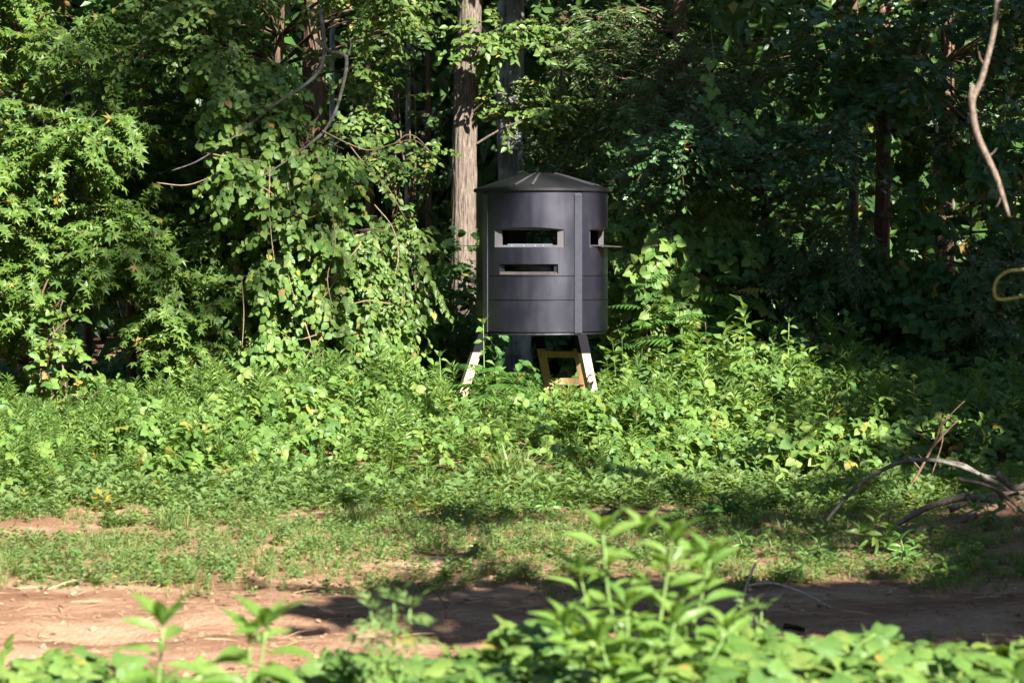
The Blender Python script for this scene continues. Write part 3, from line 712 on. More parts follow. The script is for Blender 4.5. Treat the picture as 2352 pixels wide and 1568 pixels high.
# understorey foliage between and behind the blind
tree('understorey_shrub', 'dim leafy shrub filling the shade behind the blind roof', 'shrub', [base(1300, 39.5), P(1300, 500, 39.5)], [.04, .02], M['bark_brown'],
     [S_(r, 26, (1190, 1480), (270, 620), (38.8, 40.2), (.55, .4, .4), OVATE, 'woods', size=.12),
      S_(r, 12, (1190, 1420), (640, 860), (38.8, 40), (.5, .4, .35), LOBED, 'kudzu_shaded', size=.15),
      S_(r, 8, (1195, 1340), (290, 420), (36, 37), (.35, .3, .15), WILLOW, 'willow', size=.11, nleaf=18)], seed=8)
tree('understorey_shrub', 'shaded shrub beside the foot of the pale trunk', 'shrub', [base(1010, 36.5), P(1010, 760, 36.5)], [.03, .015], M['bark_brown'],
     [S_(r, 14, (930, 1100), (690, 890), (34.8, 36.5), (.4, .4, .3), KUDZU_FAR, 'kudzu_shaded', size=.24, nspray=8, nleaf=5),
      S_(r, 7, (1030, 1100), (580, 720), (34.4, 35.2), (.3, .3, .25), LEAFLET, 'kudzu_shaded', size=.13, nspray=8, nleaf=7),
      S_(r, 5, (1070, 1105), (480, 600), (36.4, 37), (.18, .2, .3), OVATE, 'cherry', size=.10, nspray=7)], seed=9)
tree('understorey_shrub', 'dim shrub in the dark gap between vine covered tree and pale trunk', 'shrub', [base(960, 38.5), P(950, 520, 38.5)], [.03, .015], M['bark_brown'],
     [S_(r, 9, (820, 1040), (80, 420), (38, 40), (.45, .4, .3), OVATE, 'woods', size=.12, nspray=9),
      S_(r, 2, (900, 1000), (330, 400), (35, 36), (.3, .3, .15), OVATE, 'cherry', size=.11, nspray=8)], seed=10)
# right hand woods
tree('willow_oak', 'narrow leaved oak with drooping sprays right above the blind', 'tree', [base(1580, 36.5), P(1570, 500, 36.3), P(1560, 0, 36), P(1560, -700, 36)], [.14, .12, .10, .04], M['bark_brown'],
     [S_(r, 30, (1300, 1620), (30, 330), (35.3, 36.8), (.5, .45, .25), WILLOW, 'willow', [(1290, 1420, 260, 340)], size=.125, nspray=16, nleaf=20, L=.55),
      S_(r, 34, (1450, 1900), (120, 520), (33.6, 35.6), (.5, .45, .28), WILLOW, 'willow', size=.125, nspray=15, nleaf=20, L=.55),
      S_(r, 16, (1740, 1960), (480, 760), (33.4, 34.6), (.35, .35, .3), WILLOW, 'willow', size=.12, nspray=14, nleaf=20, hang=.35),
      S_(r, 22, (1250, 2000), (-2500, -1000), (34.5, 38.5), (1.3, 1.2, .7), LEAF2, 'willow', size=.5, nspray=12, nleaf=8, L=1.2),
      S_(r, 34, (1200, 2000), (-1100, -20), (33, 37), (1.0, .9, .5), LEAF2, 'willow', size=.26, nspray=14, nleaf=16, L=.9)], seed=11)
tree('water_oak', 'glossy blunt leaved oak layer reaching out right of the blind roof', 'tree', [base(1760, 35), P(1755, 500, 34.8), P(1760, 250, 34.6)], [.06, .05, .03], M['bark_brown'],
     [S_(r, 26, (1540, 1960), (295, 425), (32.2, 33.8), (.42, .4, .15), OAK, 'oak', size=.115, nspray=13, nleaf=12, ang=40, singles=80)], seed=12)
tree('white_oak', 'dark lobed oak foliage in the upper right corner', 'tree', [base(2180, 37), P(2170, 500, 37), P(2190, -600, 37)], [.16, .14, .06], M['bark_brown'],
     [S_(r, 32, (1830, 2450), (-60, 260), (33, 35.5), (.5, .5, .25), OAK, 'oak', size=.19, nspray=10, nleaf=9, ang=45),
      S_(r, 16, (2000, 2450), (200, 520), (34.6, 36.5), (.5, .5, .3), OAK, 'oak', size=.18, nspray=9, nleaf=9),
      S_(r, 22, (1950, 2800), (-2500, -1000), (34.5, 38.5), (1.3, 1.2, .7), LEAF2, 'oak', size=.5, nspray=12, nleaf=8, L=1.2),
      S_(r, 34, (1900, 2700), (-1200, -50), (33, 38), (1.0, .9, .5), LEAF2, 'oak', size=.3, nspray=10, nleaf=9, L=.9)], seed=13)
tree('pine_tree', 'reddish barked trunk glimpsed through dark leaves on the right', 'tree', [base(2026, 35.6), P(2026, 550, 35.6), P(2030, 260, 35.6), P(2034, -600, 35.6)], [.13, .115, .105, .07], M['bark_red'],
     [S_(r, 12, (1850, 2250), (-1300, -500), (34, 37.5), (.9, .9, .5), LANCE, 'woods', size=.3, nspray=12, nleaf=14, L=.8)], seed=14, ridge=.06, segs=28)
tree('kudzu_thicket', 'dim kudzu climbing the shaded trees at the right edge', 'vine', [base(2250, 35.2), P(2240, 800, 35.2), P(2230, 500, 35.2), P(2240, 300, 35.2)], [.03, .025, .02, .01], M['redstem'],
     [S_(r, 30, (2060, 2480), (300, 880), (33.6, 35.2), (.5, .4, .45), KUDZU_FAR, 'kudzu_shaded', size=.26, nspray=8, nleaf=5, hang=.5, face=(.35, -.85, .45)),
      S_(r, 14, (1960, 2150), (600, 900), (34.4, 35.6), (.45, .4, .4), KUDZU_FAR, 'kudzu_shaded', size=.25, nspray=8, nleaf=5, hang=.5, face=(.35, -.85, .45)),
      S_(r, 12, (1930, 2120), (40, 250), (34, 35.2), (.35, .35, .3), KUDZU_FAR, 'kudzu_shaded', size=.22, nspray=7, nleaf=5, hang=.4, face=(.35, -.85, .45)),
      S_(r, 9, (1930, 2110), (560, 760), (34, 35.2), (.35, .35, .3), LEAFLET, 'kudzu_shaded', size=.13, nspray=9, nleaf=8, hang=.4, face=(.35, -.85, .45)),
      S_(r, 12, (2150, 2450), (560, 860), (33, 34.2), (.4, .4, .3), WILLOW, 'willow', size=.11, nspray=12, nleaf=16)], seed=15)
tree('kudzu_thicket', 'leafy kudzu and sumac thicket immediately right of the blind', 'vine', [base(1600, 34.6), P(1590, 800, 34.6), P(1560, 520, 34.4)], [.03, .025, .015], M['redstem'],
     [S_(r, 26, (1430, 1680), (500, 860), (33, 34.6), (.42, .4, .35), KUDZU_FAR, 'kudzu', size=.25, nspray=8, nleaf=5, hang=.45, face=(.4, -.8, .5), singles=60),
      S_(r, 18, (1600, 1900), (520, 880), (33.6, 35), (.45, .4, .35), KUDZU_FAR, 'kudzu_shaded', size=.25, nspray=8, nleaf=5, hang=.45, face=(.4, -.8, .5)),
      S_(r, 6, (1550, 1680), (470, 560), (33, 33.8), (.25, .25, .15), LACY, 'kudzu', size=.16, nspray=8, nleaf=7)], seed=16)
# a single kudzu runner hanging in front of the willow oak
kv = thing('kudzu_runner', 'short hanging kudzu runner with large pale leaves in the shaded right hand foliage', 'vine', P(1640, 120, 33))
bare(kv, 'stem', [(1632, 60), (1640, 150), (1630, 230), (1655, 265), (1700, 275), (1740, 300)], [.007, .005], M['redstem'], 32.9)
kp = np.array([P(x, y, 32.8) for x, y in ((1636, 130), (1622, 165), (1640, 195), (1615, 215), (1650, 235), (1640, 258), (1685, 250), (1672, 272), (1720, 265), (1705, 290), (1742, 290), (1730, 312))])
leaf_objs(kv, 'leaf', KUDZU, M['kudzu'], kp, np.column_stack([r.normal(0, .4, 12), -.2 * np.ones(12), -1 * np.ones(12)]), np.array((.3, -1, .4)) + r.normal(0, .25, (12, 3)), r.uniform(.17, .24, 12))

# slender trunks deeper in the shade
slim = [(760, 40.5, .05, 3, 'slender dim trunk right behind the vine covered tree'), (850, 42, .07, -4, 'slim trunk in the dark gap nearest the vine covered tree'), (905, 39.5, .035, 2, 'thin sapling trunk in the middle of the dark gap'),
        (935, 41, .05, 4, 'brown stem in the dark gap touched by a fleck of sun'), (985, 43, .06, -2, 'thin trunk in the gap next to the pale trunk'), (200, 38, .07, 6, 'dark trunk at the back of the hollow on the left'),
        (265, 37, .035, 60, 'thin leaning sapling in the dark hollow on the left'), (1290, 42, .09, 0, 'dim trunk behind and to the right of the blind roof'), (1960, 38, .08, 3, 'dark purple brown trunk left of the reddish trunk')]
for q, (px, d, rad, lean, lab) in enumerate(slim):
    tree('slender_tree', lab, 'tree', [base(px, d), P(px + lean * .3, 500, d), P(px + lean, 0, d), P(px + lean * 2, -700, d)] if lean < 50 else [base(338, 36), P(310, 820, 36), P(272, 690, 36.2), P(250, 560, 36.4)],
         [rad * 1.1, rad, rad * .8, rad * .5], M['bark_brown'] if q % 3 else M['bark_grey'],
         [S_(r, 6, (px - 150, px + 150), (-1300, -300) if lean < 50 else (440, 560), (d - 1, d + 1), (.9, .9, .5) if lean < 50 else (.3, .3, .2), OVATE, 'woods', size=.26 if lean < 50 else .12, nspray=9, L=.8)], seed=20 + q, segs=12)
# viny sapling at the left edge
sp = tree('sapling', 'viny sapling with reddish stem and pale three part leaves at the left edge', 'sapling', [base(85, 31.0), P(100, 860, 31), P(108, 780, 31), P(95, 690, 31.1), P(110, 640, 31.1)], [.025, .018, .012], M['bark_brown'],
     [S_(r, 9, (80, 190), (690, 930), (30.7, 31.2), (.22, .2, .25), KUDZU, 'kudzu', size=.17, nspray=3, nleaf=4, L=.25, singles=70)], seed=40)
bare(sp, 'branch', [(145, 930), (150, 870), (135, 810), (120, 740)], [.014, .008], M['deadwood'], 30.8)

# woods that close off the view behind everything
A = Acc(); n = 30000
x = r.uniform(-17, 17, n); y = r.uniform(41, 50, n); z = r.uniform(.2, 14, n)
keep = noise(x, y, z, 2.4, 2) > -.45; x, y, z = x[keep], y[keep], z[keep]
A.inst(LEAF2, np.column_stack([x, y, z]), r.normal(size=(len(x), 3)) + np.array((0, -.2, -.3)), np.array((.2, -.5, .7)) + .6 * r.normal(size=(len(x), 3)), r.uniform(.3, .6, len(x)))
n = 16000; x = r.uniform(-24, 24, n); y = r.uniform(50, 60, n); z = r.uniform(.2, 18, n)
A.inst(LEAF2, np.column_stack([x, y, z]), r.normal(size=(n, 3)), np.array((.2, -.7, .5)) + .5 * r.normal(size=(n, 3)), r.uniform(.7, 1.4, n))
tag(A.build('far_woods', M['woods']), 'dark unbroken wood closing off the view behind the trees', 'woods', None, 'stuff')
A = Acc(); n = 5500
x = r.uniform(-9, 9, n); y = r.uniform(33.5, 40, n); z = ground_h(x, y) + r.uniform(.05, .75, n) * (0.6 + .4 * noise(x, y, 0, 2))
A.inst(KUDZU_FAR, np.column_stack([x, y, z]), np.column_stack([r.normal(size=(n, 2)), -.3 * np.ones(n)]), np.array((.1, -.4, 1)) + .4 * r.normal(size=(n, 3)), r.uniform(.2, .34, n))
tag(A.build('woodland_floor_plants', M['kudzu_shaded']), 'shaded leafy plants covering the woodland floor', 'ground cover', None, 'stuff')

# trees standing to the right of the clearing, outside the picture; they throw the shade
def edge_tree(x, y, h, tgt, n, tr_, rad, label, mat, seed, size=.36, nspray=22):
    """crown clumps stand sunward of the ground or wood they shade"""
    e = np.random.default_rng(seed); C = []
    while len(C) < n:
        p = tgt(e); t = e.uniform(*tr_)
        c = p + SUNV * t
        mg = (rad[0] * 1.2 + .75) * FPX / max(c[1], 1.0)
        if c[1] > 0 and abs(c[0]) / c[1] * FPX < 1176 + mg and HZ - (c[2] - CAMZ) / c[1] * FPX > -mg: continue      # never in front of the view
        C.append(c)
    Rr = [np.array(rad) * e.uniform(.8, 1.2) for _ in C]
    top = np.mean(C, 0)
    tree('clearing_tree', label, 'tree', [np.array((x, y, -.1)), np.array((x + .1, y, h * .5)), np.array((x - .1, y + .1, h))], [.22, .16, .06], M['bark_brown'],
         [dict(C=C, R=Rr, tpl=LEAF2, mat=mat, nspray=nspray, nleaf=9, L=.8, size=size, fwd=0)], seed=seed)
edge_tree(8.6, 26.0, 9.5, lambda e: P(e.uniform(1560, 2450), e.uniform(-60, 480), 33.3), 46, (7, 11.5), (.9, .9, .55), 'broad tree outside the upper right corner shading the right hand woods', 'cherry', 50)
edge_tree(10.2, 24.5, 9.0, lambda e: P(e.uniform(1650, 2500), e.uniform(400, 860), 33.5), 40, (8, 12.5), (.9, .9, .55), 'second broad tree beyond the right edge shading the thicket', 'cherry', 51, nspray=28)
edge_tree(11.2, 20.5, 8.5, lambda e: P(e.uniform(2020, 2560), e.uniform(820, 1010), e.uniform(27, 31)), 26, (8, 12), (.8, .8, .5), 'tree beyond the right edge shading the right end of the bank', 'cherry', 57, .32, 12)
edge_tree(9.6, 18.5, 7.5, lambda e: P(e.uniform(2000, 2500), e.uniform(930, 1240), 24.5), 7, (9, 12.5), (.8, .8, .5), 'tree beyond the brush pile outside the right edge', 'cherry', 54, .3, 9)
def track_t(e):
    px = e.uniform(950, 2600); u = (px - 950) / 1650
    lo, hi = 17.2 - .9 * u, 17.6 + 1.0 * u
    return np.array(((px - CX) * 17 / FPX, e.uniform(lo, hi), 0))
edge_tree(7.6, 7.2, 7.0, track_t, 24, (11.0, 12.2), (.75, .42, .3), 'spreading tree right of the track whose shadow lies across it', 'cherry', 52, .34, 13)
edge_tree(7.2, 12.6, 8.0, lambda e: np.array((e.uniform(-1.3, 2.2), e.uniform(20.6, 23.4), 0)), 12, (12, 13.5), (.55, .45, .25), 'thin crowned tree right of the grass strip', 'cherry', 53, .26, 6)
def lw(e):
    q = e.random()
    if q < .5: return P(e.uniform(320, 520), e.uniform(40, 480), 33.5)
    if q < .75: return P(e.uniform(830, 930), e.uniform(100, 800), 35)
    if q < .88: return P(e.uniform(220, 430), e.uniform(700, 900), 33)
    return P(e.uniform(-100, 300), e.uniform(0, 180), 32.5)
edge_tree(12.6, 3.2, 27, lw, 15, (38, 44), (.75, .75, .4), 'tall pine far to the right that dapples the left hand woods', 'willow', 55, .3, 11)
edge_tree(14.6, 6.5, 24, lambda e: P(e.uniform(-50, 1000), e.uniform(150, 880), 32.5), 7, (36, 46), (.28, .28, .15), 'second tall pine far to the right throwing small flecks of shade', 'willow', 56, .3, 7)
# unseen trees added around the clearing to block light from the low sky
def ring_tree():
    e = np.random.default_rng(77); A = Acc(); C = []
    for _ in range(46):
        z = e.uniform(1.2, 11.5); w = 2.6 * math.sin(math.pi * min(.95, (z + 1.5) / 13.5)) ** .6; a = e.uniform(0, 6.28)
        C.append(np.array((w * math.cos(a) * e.uniform(.3, 1), w * math.sin(a) * e.uniform(.3, 1), z)))
    p, Y, Z, S, tw = sprays(e, C, [np.array((1.1, 1.1, .7))] * len(C), 18, 9, .9, (0, 0, 1), .25, .5, 0, 0)
    A.inst(LEAF2, p, Y, Z, S); V, T = tube(curve([np.array((0, 0, -.2)), np.array((.1, 0, 5.)), np.array((0, .1, 11.))], 6), [.24, .16, .05], 12, .05)
    return A.mesh('crown', M['woods']), mesh_from('trunk', V, T, M['bark_brown'], smooth=True)
rc, rt = ring_tree(); e = np.random.default_rng(78)
ring = [(-11.5, y_) for y_ in (8, 13, 18, 23, 28)] + [(x_, -13.) for x_ in (-13, -8.5, -4, .5, 5, 10)] + [(-13, 3.), (-13.5, -3), (-13.5, -8), (14.5, 22.), (15, 16), (14.5, 10), (14, 4), (14, -2), (13.5, -8), (14, 28)]
for x_, y_ in ring:
    side = 'left of' if x_ < -11 else ('behind the viewer of' if y_ < -10 else 'right of')
    t = thing('sky_block_tree', 'leafy tree added unseen to block low sky ' + side + ' the view', 'tree', (x_ + e.uniform(-.6, .6), y_ + e.uniform(-.6, .6), 0), 'unseen trees added to block low sky ' + side + ' the view')
    t.rotation_euler = (0, 0, e.uniform(0, 6.28)); q = e.uniform(.85, 1.1); t.scale = (q, q, q)
    link('trunk', rt, t, True); tag(link('crown', rc, t, True), None, None, None, 'stuff')

# ------------------------------------------------------------------ weedy bank in front of the woods
def bank_h(x, y):
    px = x / y * FPX + CX
    front = 24.7 + .8 * noise(x, x * .3, 0, 2.2, 3) - .6 * sstep(300, 0, px) + .7 * np.exp(-((px - 1450) / 200) ** 2) + 1.2 * sstep(2020, 2200, px)
    h = .26 + .26 * sstep(0, 1.3, y - front) + .22 * noise(x, y, 0, 2.1, 4) + .13 * noise(x, y, 0, .7, 5)
    h = h - .14 * sstep(2.5, 6, y - front) * sstep(950, 1080, px) * sstep(1480, 1400, px)
    h = h * sstep(-.3, .35, y - front)
    h = h + (.17 * np.exp(-((px - 720) / 240) ** 2) + .22 * np.exp(-((px - 1580) / 170) ** 2)) * sstep(2.0, 4.5, y - front)
    h = h - .16 * sstep(420, 250, px) * sstep(0, 3, y - front)
    h = h + .24 * sstep(1450, 1700, px) * sstep(1, 6, y - front)
    return np.maximum(h, 0)
n = 25000
x = r.uniform(-8.0, 8.0, n); y = r.uniform(24, 34.5, n)
H = bank_h(x, y); k = H > .12
# keep clear of the blind's legs a little
k &= ~((abs(x - .4) < .9) & (abs(y - 32) < .9) & (r.random(n) < .5))
px = x / y * FPX + CX
kud = noise(x, y, 0, 2.6, 1) + .5 * sstep(1300, 1500, px) + .35 * np.exp(-((px - 760) / 260) ** 2) - .5 * sstep(400, 250, px)
k &= (kud > -.05) | (r.random(n) < .2)
x, y, H = x[k], y[k], H[k]; n = len(x)
z = ground_h(x, y) + H * (1 - .75 * r.random(n) ** 2.2)
A = Acc().inst(KUDZU_FAR, np.column_stack([x, y, z]), np.column_stack([r.normal(size=(n, 2)), -.35 + .25 * r.normal(size=n)]) + np.array((0, -.5, 0)), np.array((.4, -.6, .75)) + .4 * r.normal(size=(n, 3)), r.uniform(.10, .19, n) * (1 + .3 * (noise(x, y, 0, 1.1, 3) > .3)))
tag(A.build('kudzu_cover', M['kudzu']), 'bright tangle of kudzu leaves covering the bank before the woods', 'kudzu', None, 'stuff')
TOT['kudzu'] = A.tris()
# goldenrod and mixed weeds standing in it
A = Acc()
n = 3000; x = r.uniform(-8, 8, n); y = r.uniform(24.2, 33, n); H = bank_h(x, y); px = x / y * FPX + CX
dens = .35 + .45 * noise(x, y, 0, 2.2, 6) + .5 * sstep(450, 300, px) + .3 * np.exp(-((px - 600) / 260) ** 2) - .25 * sstep(1500, 1800, px)
k = (H > .1) & (r.random(n) < dens); x, y, H = x[k], y[k], H[k]; n = len(x)
kind = r.integers(0, 3, n)
for q in range(3):
    s = kind == q; m = s.sum()
    A.inst(GOLD[q], np.column_stack([x[s], y[s], ground_h(x[s], y[s])]), np.column_stack([.1 * r.normal(size=(m, 2)), np.ones(m)]), r.normal(size=(m, 3)) * np.array((1, 1, 0)), (H[s] + .08) * r.uniform(.85, 1.2, m))
n = 700; x = r.uniform(-8, 8, n); y = r.uniform(24.2, 33, n); H = bank_h(x, y); k = H > .12; x, y, H = x[k], y[k], H[k]; n = len(x)
kind = r.integers(0, 2, n)
for q in range(2):
    s = kind == q; m = s.sum()
    A.inst(TALLW[q], np.column_stack([x[s], y[s], ground_h(x[s], y[s])]), np.column_stack([.12 * r.normal(size=(m, 2)), np.ones(m)]), r.normal(size=(m, 3)) * np.array((1, 1, 0)), (H[s] + .05) * r.uniform(.9, 1.2, m) * (1 + .35 * (abs(x[s] / y[s] * FPX - 500) < 320) * r.random(m)))
tag(A.build('weed_mass', M['weed']), 'mass of pale green goldenrod and leafy weeds on the bank', 'weeds', None, 'stuff')
TOT['weeds'] = A.tris()

# ------------------------------------------------------------------ low growth between bank and track
def cover(x, y):
    px = x / y * FPX + CX
    c = 1.25 + .5 * noise(x, y * 1.6, 0, 1.8, 2) + .2 * noise(x, y, 0, .5, 5)
    c = c * sstep(17.6, 18.9, y + .45 * noise(x, y, 0, 1.3, 3))
    c = c - 2.2 * np.exp(-((px - 130) / 240) ** 2 - ((y - 21.9) / .55) ** 2)          # bare strip on the left
    c = c - 1.7 * np.exp(-((px - 1400) / 150) ** 2 - ((y - 23.1) / .5) ** 2) - .9 * np.exp(-((px - 1700) / 60) ** 2 - ((y - 21.2) / .35) ** 2)
    c = c - .9 * np.exp(-((px - 2330) / 90) ** 2 - ((y - 19.6) / .5) ** 2)
    c = c - 1.4 * np.exp(-((px - 2290) / 130) ** 2 - ((y - 21.3) / .9) ** 2)
    c = np.maximum(c, .28 * sstep(16.5, 14.2, y) * sstep(1700, 2100, px))
    return np.clip(c, 0, 1)
n = 30000; x = r.uniform(-6, 6, n); y = r.uniform(13.5, 25.6, n); k = r.random(n) < cover(x, y); x, y = x[k], y[k]; n = len(x)
kind = r.integers(0, 3, n); A = Acc(); hs = .75 + .35 * noise(x, y, 0, 1.2, 1)
for q in range(3):
    s = kind == q; m = s.sum()
    A.inst(TUFTS[q], np.column_stack([x[s], y[s], ground_h(x[s], y[s]) - .005]), np.column_stack([.15 * r.normal(size=(m, 2)), np.ones(m)]), r.normal(size=(m, 3)) * np.array((1, 1, .0)), .10 * hs[s] * r.uniform(.5, 1.5, m))
tag(A.build('grass', M['grass']), 'short grass growing between the track and the weedy bank', 'grass', None, 'stuff'); TOT['grass'] = A.tris()
n = 10500; x = r.uniform(-6, 6, n); y = r.uniform(17.6, 25.6, n); k = r.random(n) < cover(x, y) * (.75 + .4 * noise(x, y, 0, 1.5, 4)); x, y = x[k], y[k]; n = len(x)
kind = r.integers(0, 4, n); A = Acc()
for q in range(4):
    s = kind == q; m = s.sum()
    A.inst((HERB_O + HERB_L)[q], np.column_stack([x[s], y[s], ground_h(x[s], y[s]) - .005]), np.column_stack([.15 * r.normal(size=(m, 2)), np.ones(m)]), r.normal(size=(m, 3)) * np.array((1, 1, .0)), r.uniform(.04, .105, m) * (1 + 1.3 * sstep(21.8, 24.5, y[s])))
tag(A.build('low_herbs', M['herb']), 'low ragweed seedlings and broad leaved herbs in the grass strip', 'herbs', None, 'stuff'); TOT['herbs'] = A.tris()
# straw and twig litter and clods on the track
A = Acc(); n = 5200; x = r.uniform(-5, 5, n); y = r.uniform(13, 19.5, n); a = r.normal(0, .6, n)
d = np.column_stack([np.cos(a), np.sin(a), .06 * r.normal(size=n)])
STRAW = (np.array([(-.012, 0, 0), (.012, 0, 0), (.012, .5, .05), (-.012, .5, .05), (.0, 1, 0)]), np.array([[0, 1, 2], [0, 2, 3], [3, 2, 4]]))
A.inst(STRAW, np.column_stack([x, y, ground_h(x, y) + .008]), d, UP + .3 * r.normal(size=(n, 3)), r.uniform(.05, .34, n))
n = 900; x = r.uniform(-5, 5, n); y = r.uniform(13, 24, n)
A.inst(LEAF2, np.column_stack([x, y, ground_h(x, y) + .012]), r.normal(size=(n, 3)) * np.array((1, 1, .15)), UP + .5 * r.normal(size=(n, 3)), r.uniform(.03, .08, n))
tag(A.build('straw_litter', M['straw']), 'dry straw and twig bits scattered over the dirt track', 'litter', None, 'stuff')
A = Acc(); n = 3500; x = r.uniform(-5, 5, n); y = r.uniform(13, 19, n)
CL = (np.array([(1, 0, 0), (-1, 0, .1), (0, 1, 0), (0, -1, .1), (.1, .1, .8), (0, 0, -.5)], float), np.array([[0, 2, 4], [2, 1, 4], [1, 3, 4], [3, 0, 4], [2, 0, 5], [1, 2, 5], [3, 1, 5], [0, 3, 5]]))
A.inst(CL, np.column_stack([x, y, ground_h(x, y)]), r.normal(size=(n, 3)) * np.array((1, 1, .1)), UP + .3 * r.normal(size=(n, 3)), .006 + .03 * r.random(n) ** 4)
tag(A.build('dirt_clods', M['dirt']), 'small clods of red dirt on the track', 'dirt', None, 'stuff')

# ------------------------------------------------------------------ single plants
_pl = {}
def plant(name, label, cat, loc, parts, rz=0, sc=1.0, group=None):
    """parts: (stem mesh, list of (leaf tpl, mat, p, Y, Z, S))"""
    t = thing(name, label, cat, loc, group); t.rotation_euler = (0, 0, rz); t.scale = (sc,) * 3
    link('stem', parts[0], t, True)
    for tpl, mat, p, Y, Z, S in parts[1]: leaf_objs(t, 'leaf', tpl, M[mat], p, Y, Z, S, True)
    return t

def stems_leaves(rr, stems, tpl, mat, per, size, rise, droop=.2, top=5, t0=.2):
    A = Acc(); Ps, Ys, Zs, Ss = [], [], [], []
    for pts, rad in stems:
        c = curve(pts, 6); V, T = tube(c, rad, 6); A.add(V, T)
        L = len(c) - 1; n = per
        t = t0 + (.97 - t0) * np.linspace(0, 1, n) ** .75; a = np.arange(n) * 2.4 + rr.uniform(0, 6)
        p = np.array([c[int(q * L)] + (c[min(L, int(q * L) + 1)] - c[int(q * L)]) * (q * L - int(q * L)) for q in t])
        rad3 = np.column_stack([np.cos(a), np.sin(a), np.zeros(n)])
        up = (rise * t ** 1.5 - droop * (1 - t))[:, None]
        Ps.append(p + rad3 * .015); Ys.append(rad3 + UP * up + .12 * rr.normal(size=(n, 3))); Zs.append(UP * .75 + SUNV * .8 - rad3 * .2 * up + .3 * rr.normal(size=(n, 3)))
        Ss.append(size * (1.05 - .2 * t) * rr.uniform(.8, 1.15, n))
        if top:
            a = np.arange(top) * 2.4; rad3 = np.column_stack([np.cos(a), np.sin(a), np.zeros(top)])
            Ps.append(np.repeat(c[-1:], top, 0)); Ys.append(rad3 * .55 + UP * 1.0 + .1 * rr.normal(size=(top, 3))); Zs.append(-rad3 + UP * .6)
            Ss.append(size * np.linspace(.95, .45, top))
    return A.mesh('stem', M['stem'], True), [(tpl, mat, np.vstack(Ps), np.vstack(Ys), np.vstack(Zs), np.concatenate(Ss))]

# foreground pokeweeds
rr = np.random.default_rng(21)
def L3(px, py, d, b): return P(px, py, d) - b
D = 10.0; b0 = base(1470, D, 0)
def st(*pp, r=.009): return ([L3(x, y, dd, b0) for x, y, dd in pp], [r, r * .5])
g0 = (1470, 1790, 10.0)
main = [st(g0, (1440, 1550, 9.95), (1400, 1380, 9.9), (1385, 1225, 9.9) , r=.010), st(g0, (1480, 1560, 10), (1495, 1390, 10), (1478, 1225, 10), r=.009), st(g0, (1520, 1560, 10.05), (1560, 1420, 10), (1580, 1285, 10)),
        st(g0, (1500, 1540, 9.8), (1525, 1370, 9.8), (1545, 1245, 9.8)), st(g0, (1420, 1560, 10.1), (1365, 1450, 10.1), (1335, 1330, 10.1)), st(g0, (1540, 1560, 9.8), (1600, 1410, 9.8), (1632, 1285, 9.8)), st(g0, (1470, 1580, 9.7), (1445, 1480, 9.6), (1440, 1400, 9.6)), st(g0, (1400, 1580, 9.7), (1340, 1500, 9.6), (1300, 1440, 9.6)), st(g0, (1560, 1600, 9.7), (1630, 1520, 9.6), (1670, 1450, 9.6)), st(g0, (1500, 1600, 9.6), (1530, 1520, 9.5), (1550, 1430, 9.5)), st(g0, (1440, 1600, 9.6), (1400, 1540, 9.5), (1380, 1470, 9.5))]
plant('pokeweed', 'large bushy bright green pokeweed blurred in the foreground right of centre', 'weed', b0, stems_leaves(rr, main, POKE, 'poke', 12, .185, 1.0, .35, 7, .3))
def small_poke(px, py, d, lab, h_stems, per, size, **k):
    b = base(px, d, 0); top = P(px, py, d) - b
    stems = [([np.zeros(3), top * .5 + np.array((rr.normal(0, .02), 0, 0)), top + np.array((dx, 0, dz))], [.010, .005]) for dx, dz in h_stems]
    plant('pokeweed', lab, 'weed', b, stems_leaves(rr, stems, POKE, 'poke', per, size * 1.15, .6, .3, **k))
small_poke(375, 1440, 9.6, 'single stemmed young pokeweed in the left foreground', [(0, 0)], 11, .20, top=7, t0=.35)
small_poke(575, 1470, 9.4, 'two stemmed young pokeweed right of the lone one in the left foreground', [(0, 0), (.06, .04)], 8, .20, top=6, t0=.45)
small_poke(2335, 1560, 9.2, 'tip of a pokeweed at the bottom right corner', [(0, 0)], 6, .16, top=6, t0=.55)
# ragweeds in front
def ragweed(px, py, d, lab, dxs, tpl=LACY, size=.15):
    b = base(px, d, 0); top = P(px, py, d) - b
    stems = [([np.zeros(3), top * .55 + np.array((dx * .4, 0, 0)), top * np.array((1, 1, 1 - abs(dx) * .5)) + np.array((dx, 0, 0))], [.008, .004]) for dx in dxs]
    plant('ragweed', lab, 'weed', b, stems_leaves(rr, stems, tpl, 'herb', 12, size, .1, .3, 4, .45))
ragweed(905, 1385, 10.2, 'drooping ragweed standing before the track left of the big pokeweed', (-.10, 0, .07))
ragweed(1735, 1400, 11.5, 'pale feathery ragweed right of the big pokeweed', (-.04, .03), LACY, .13)
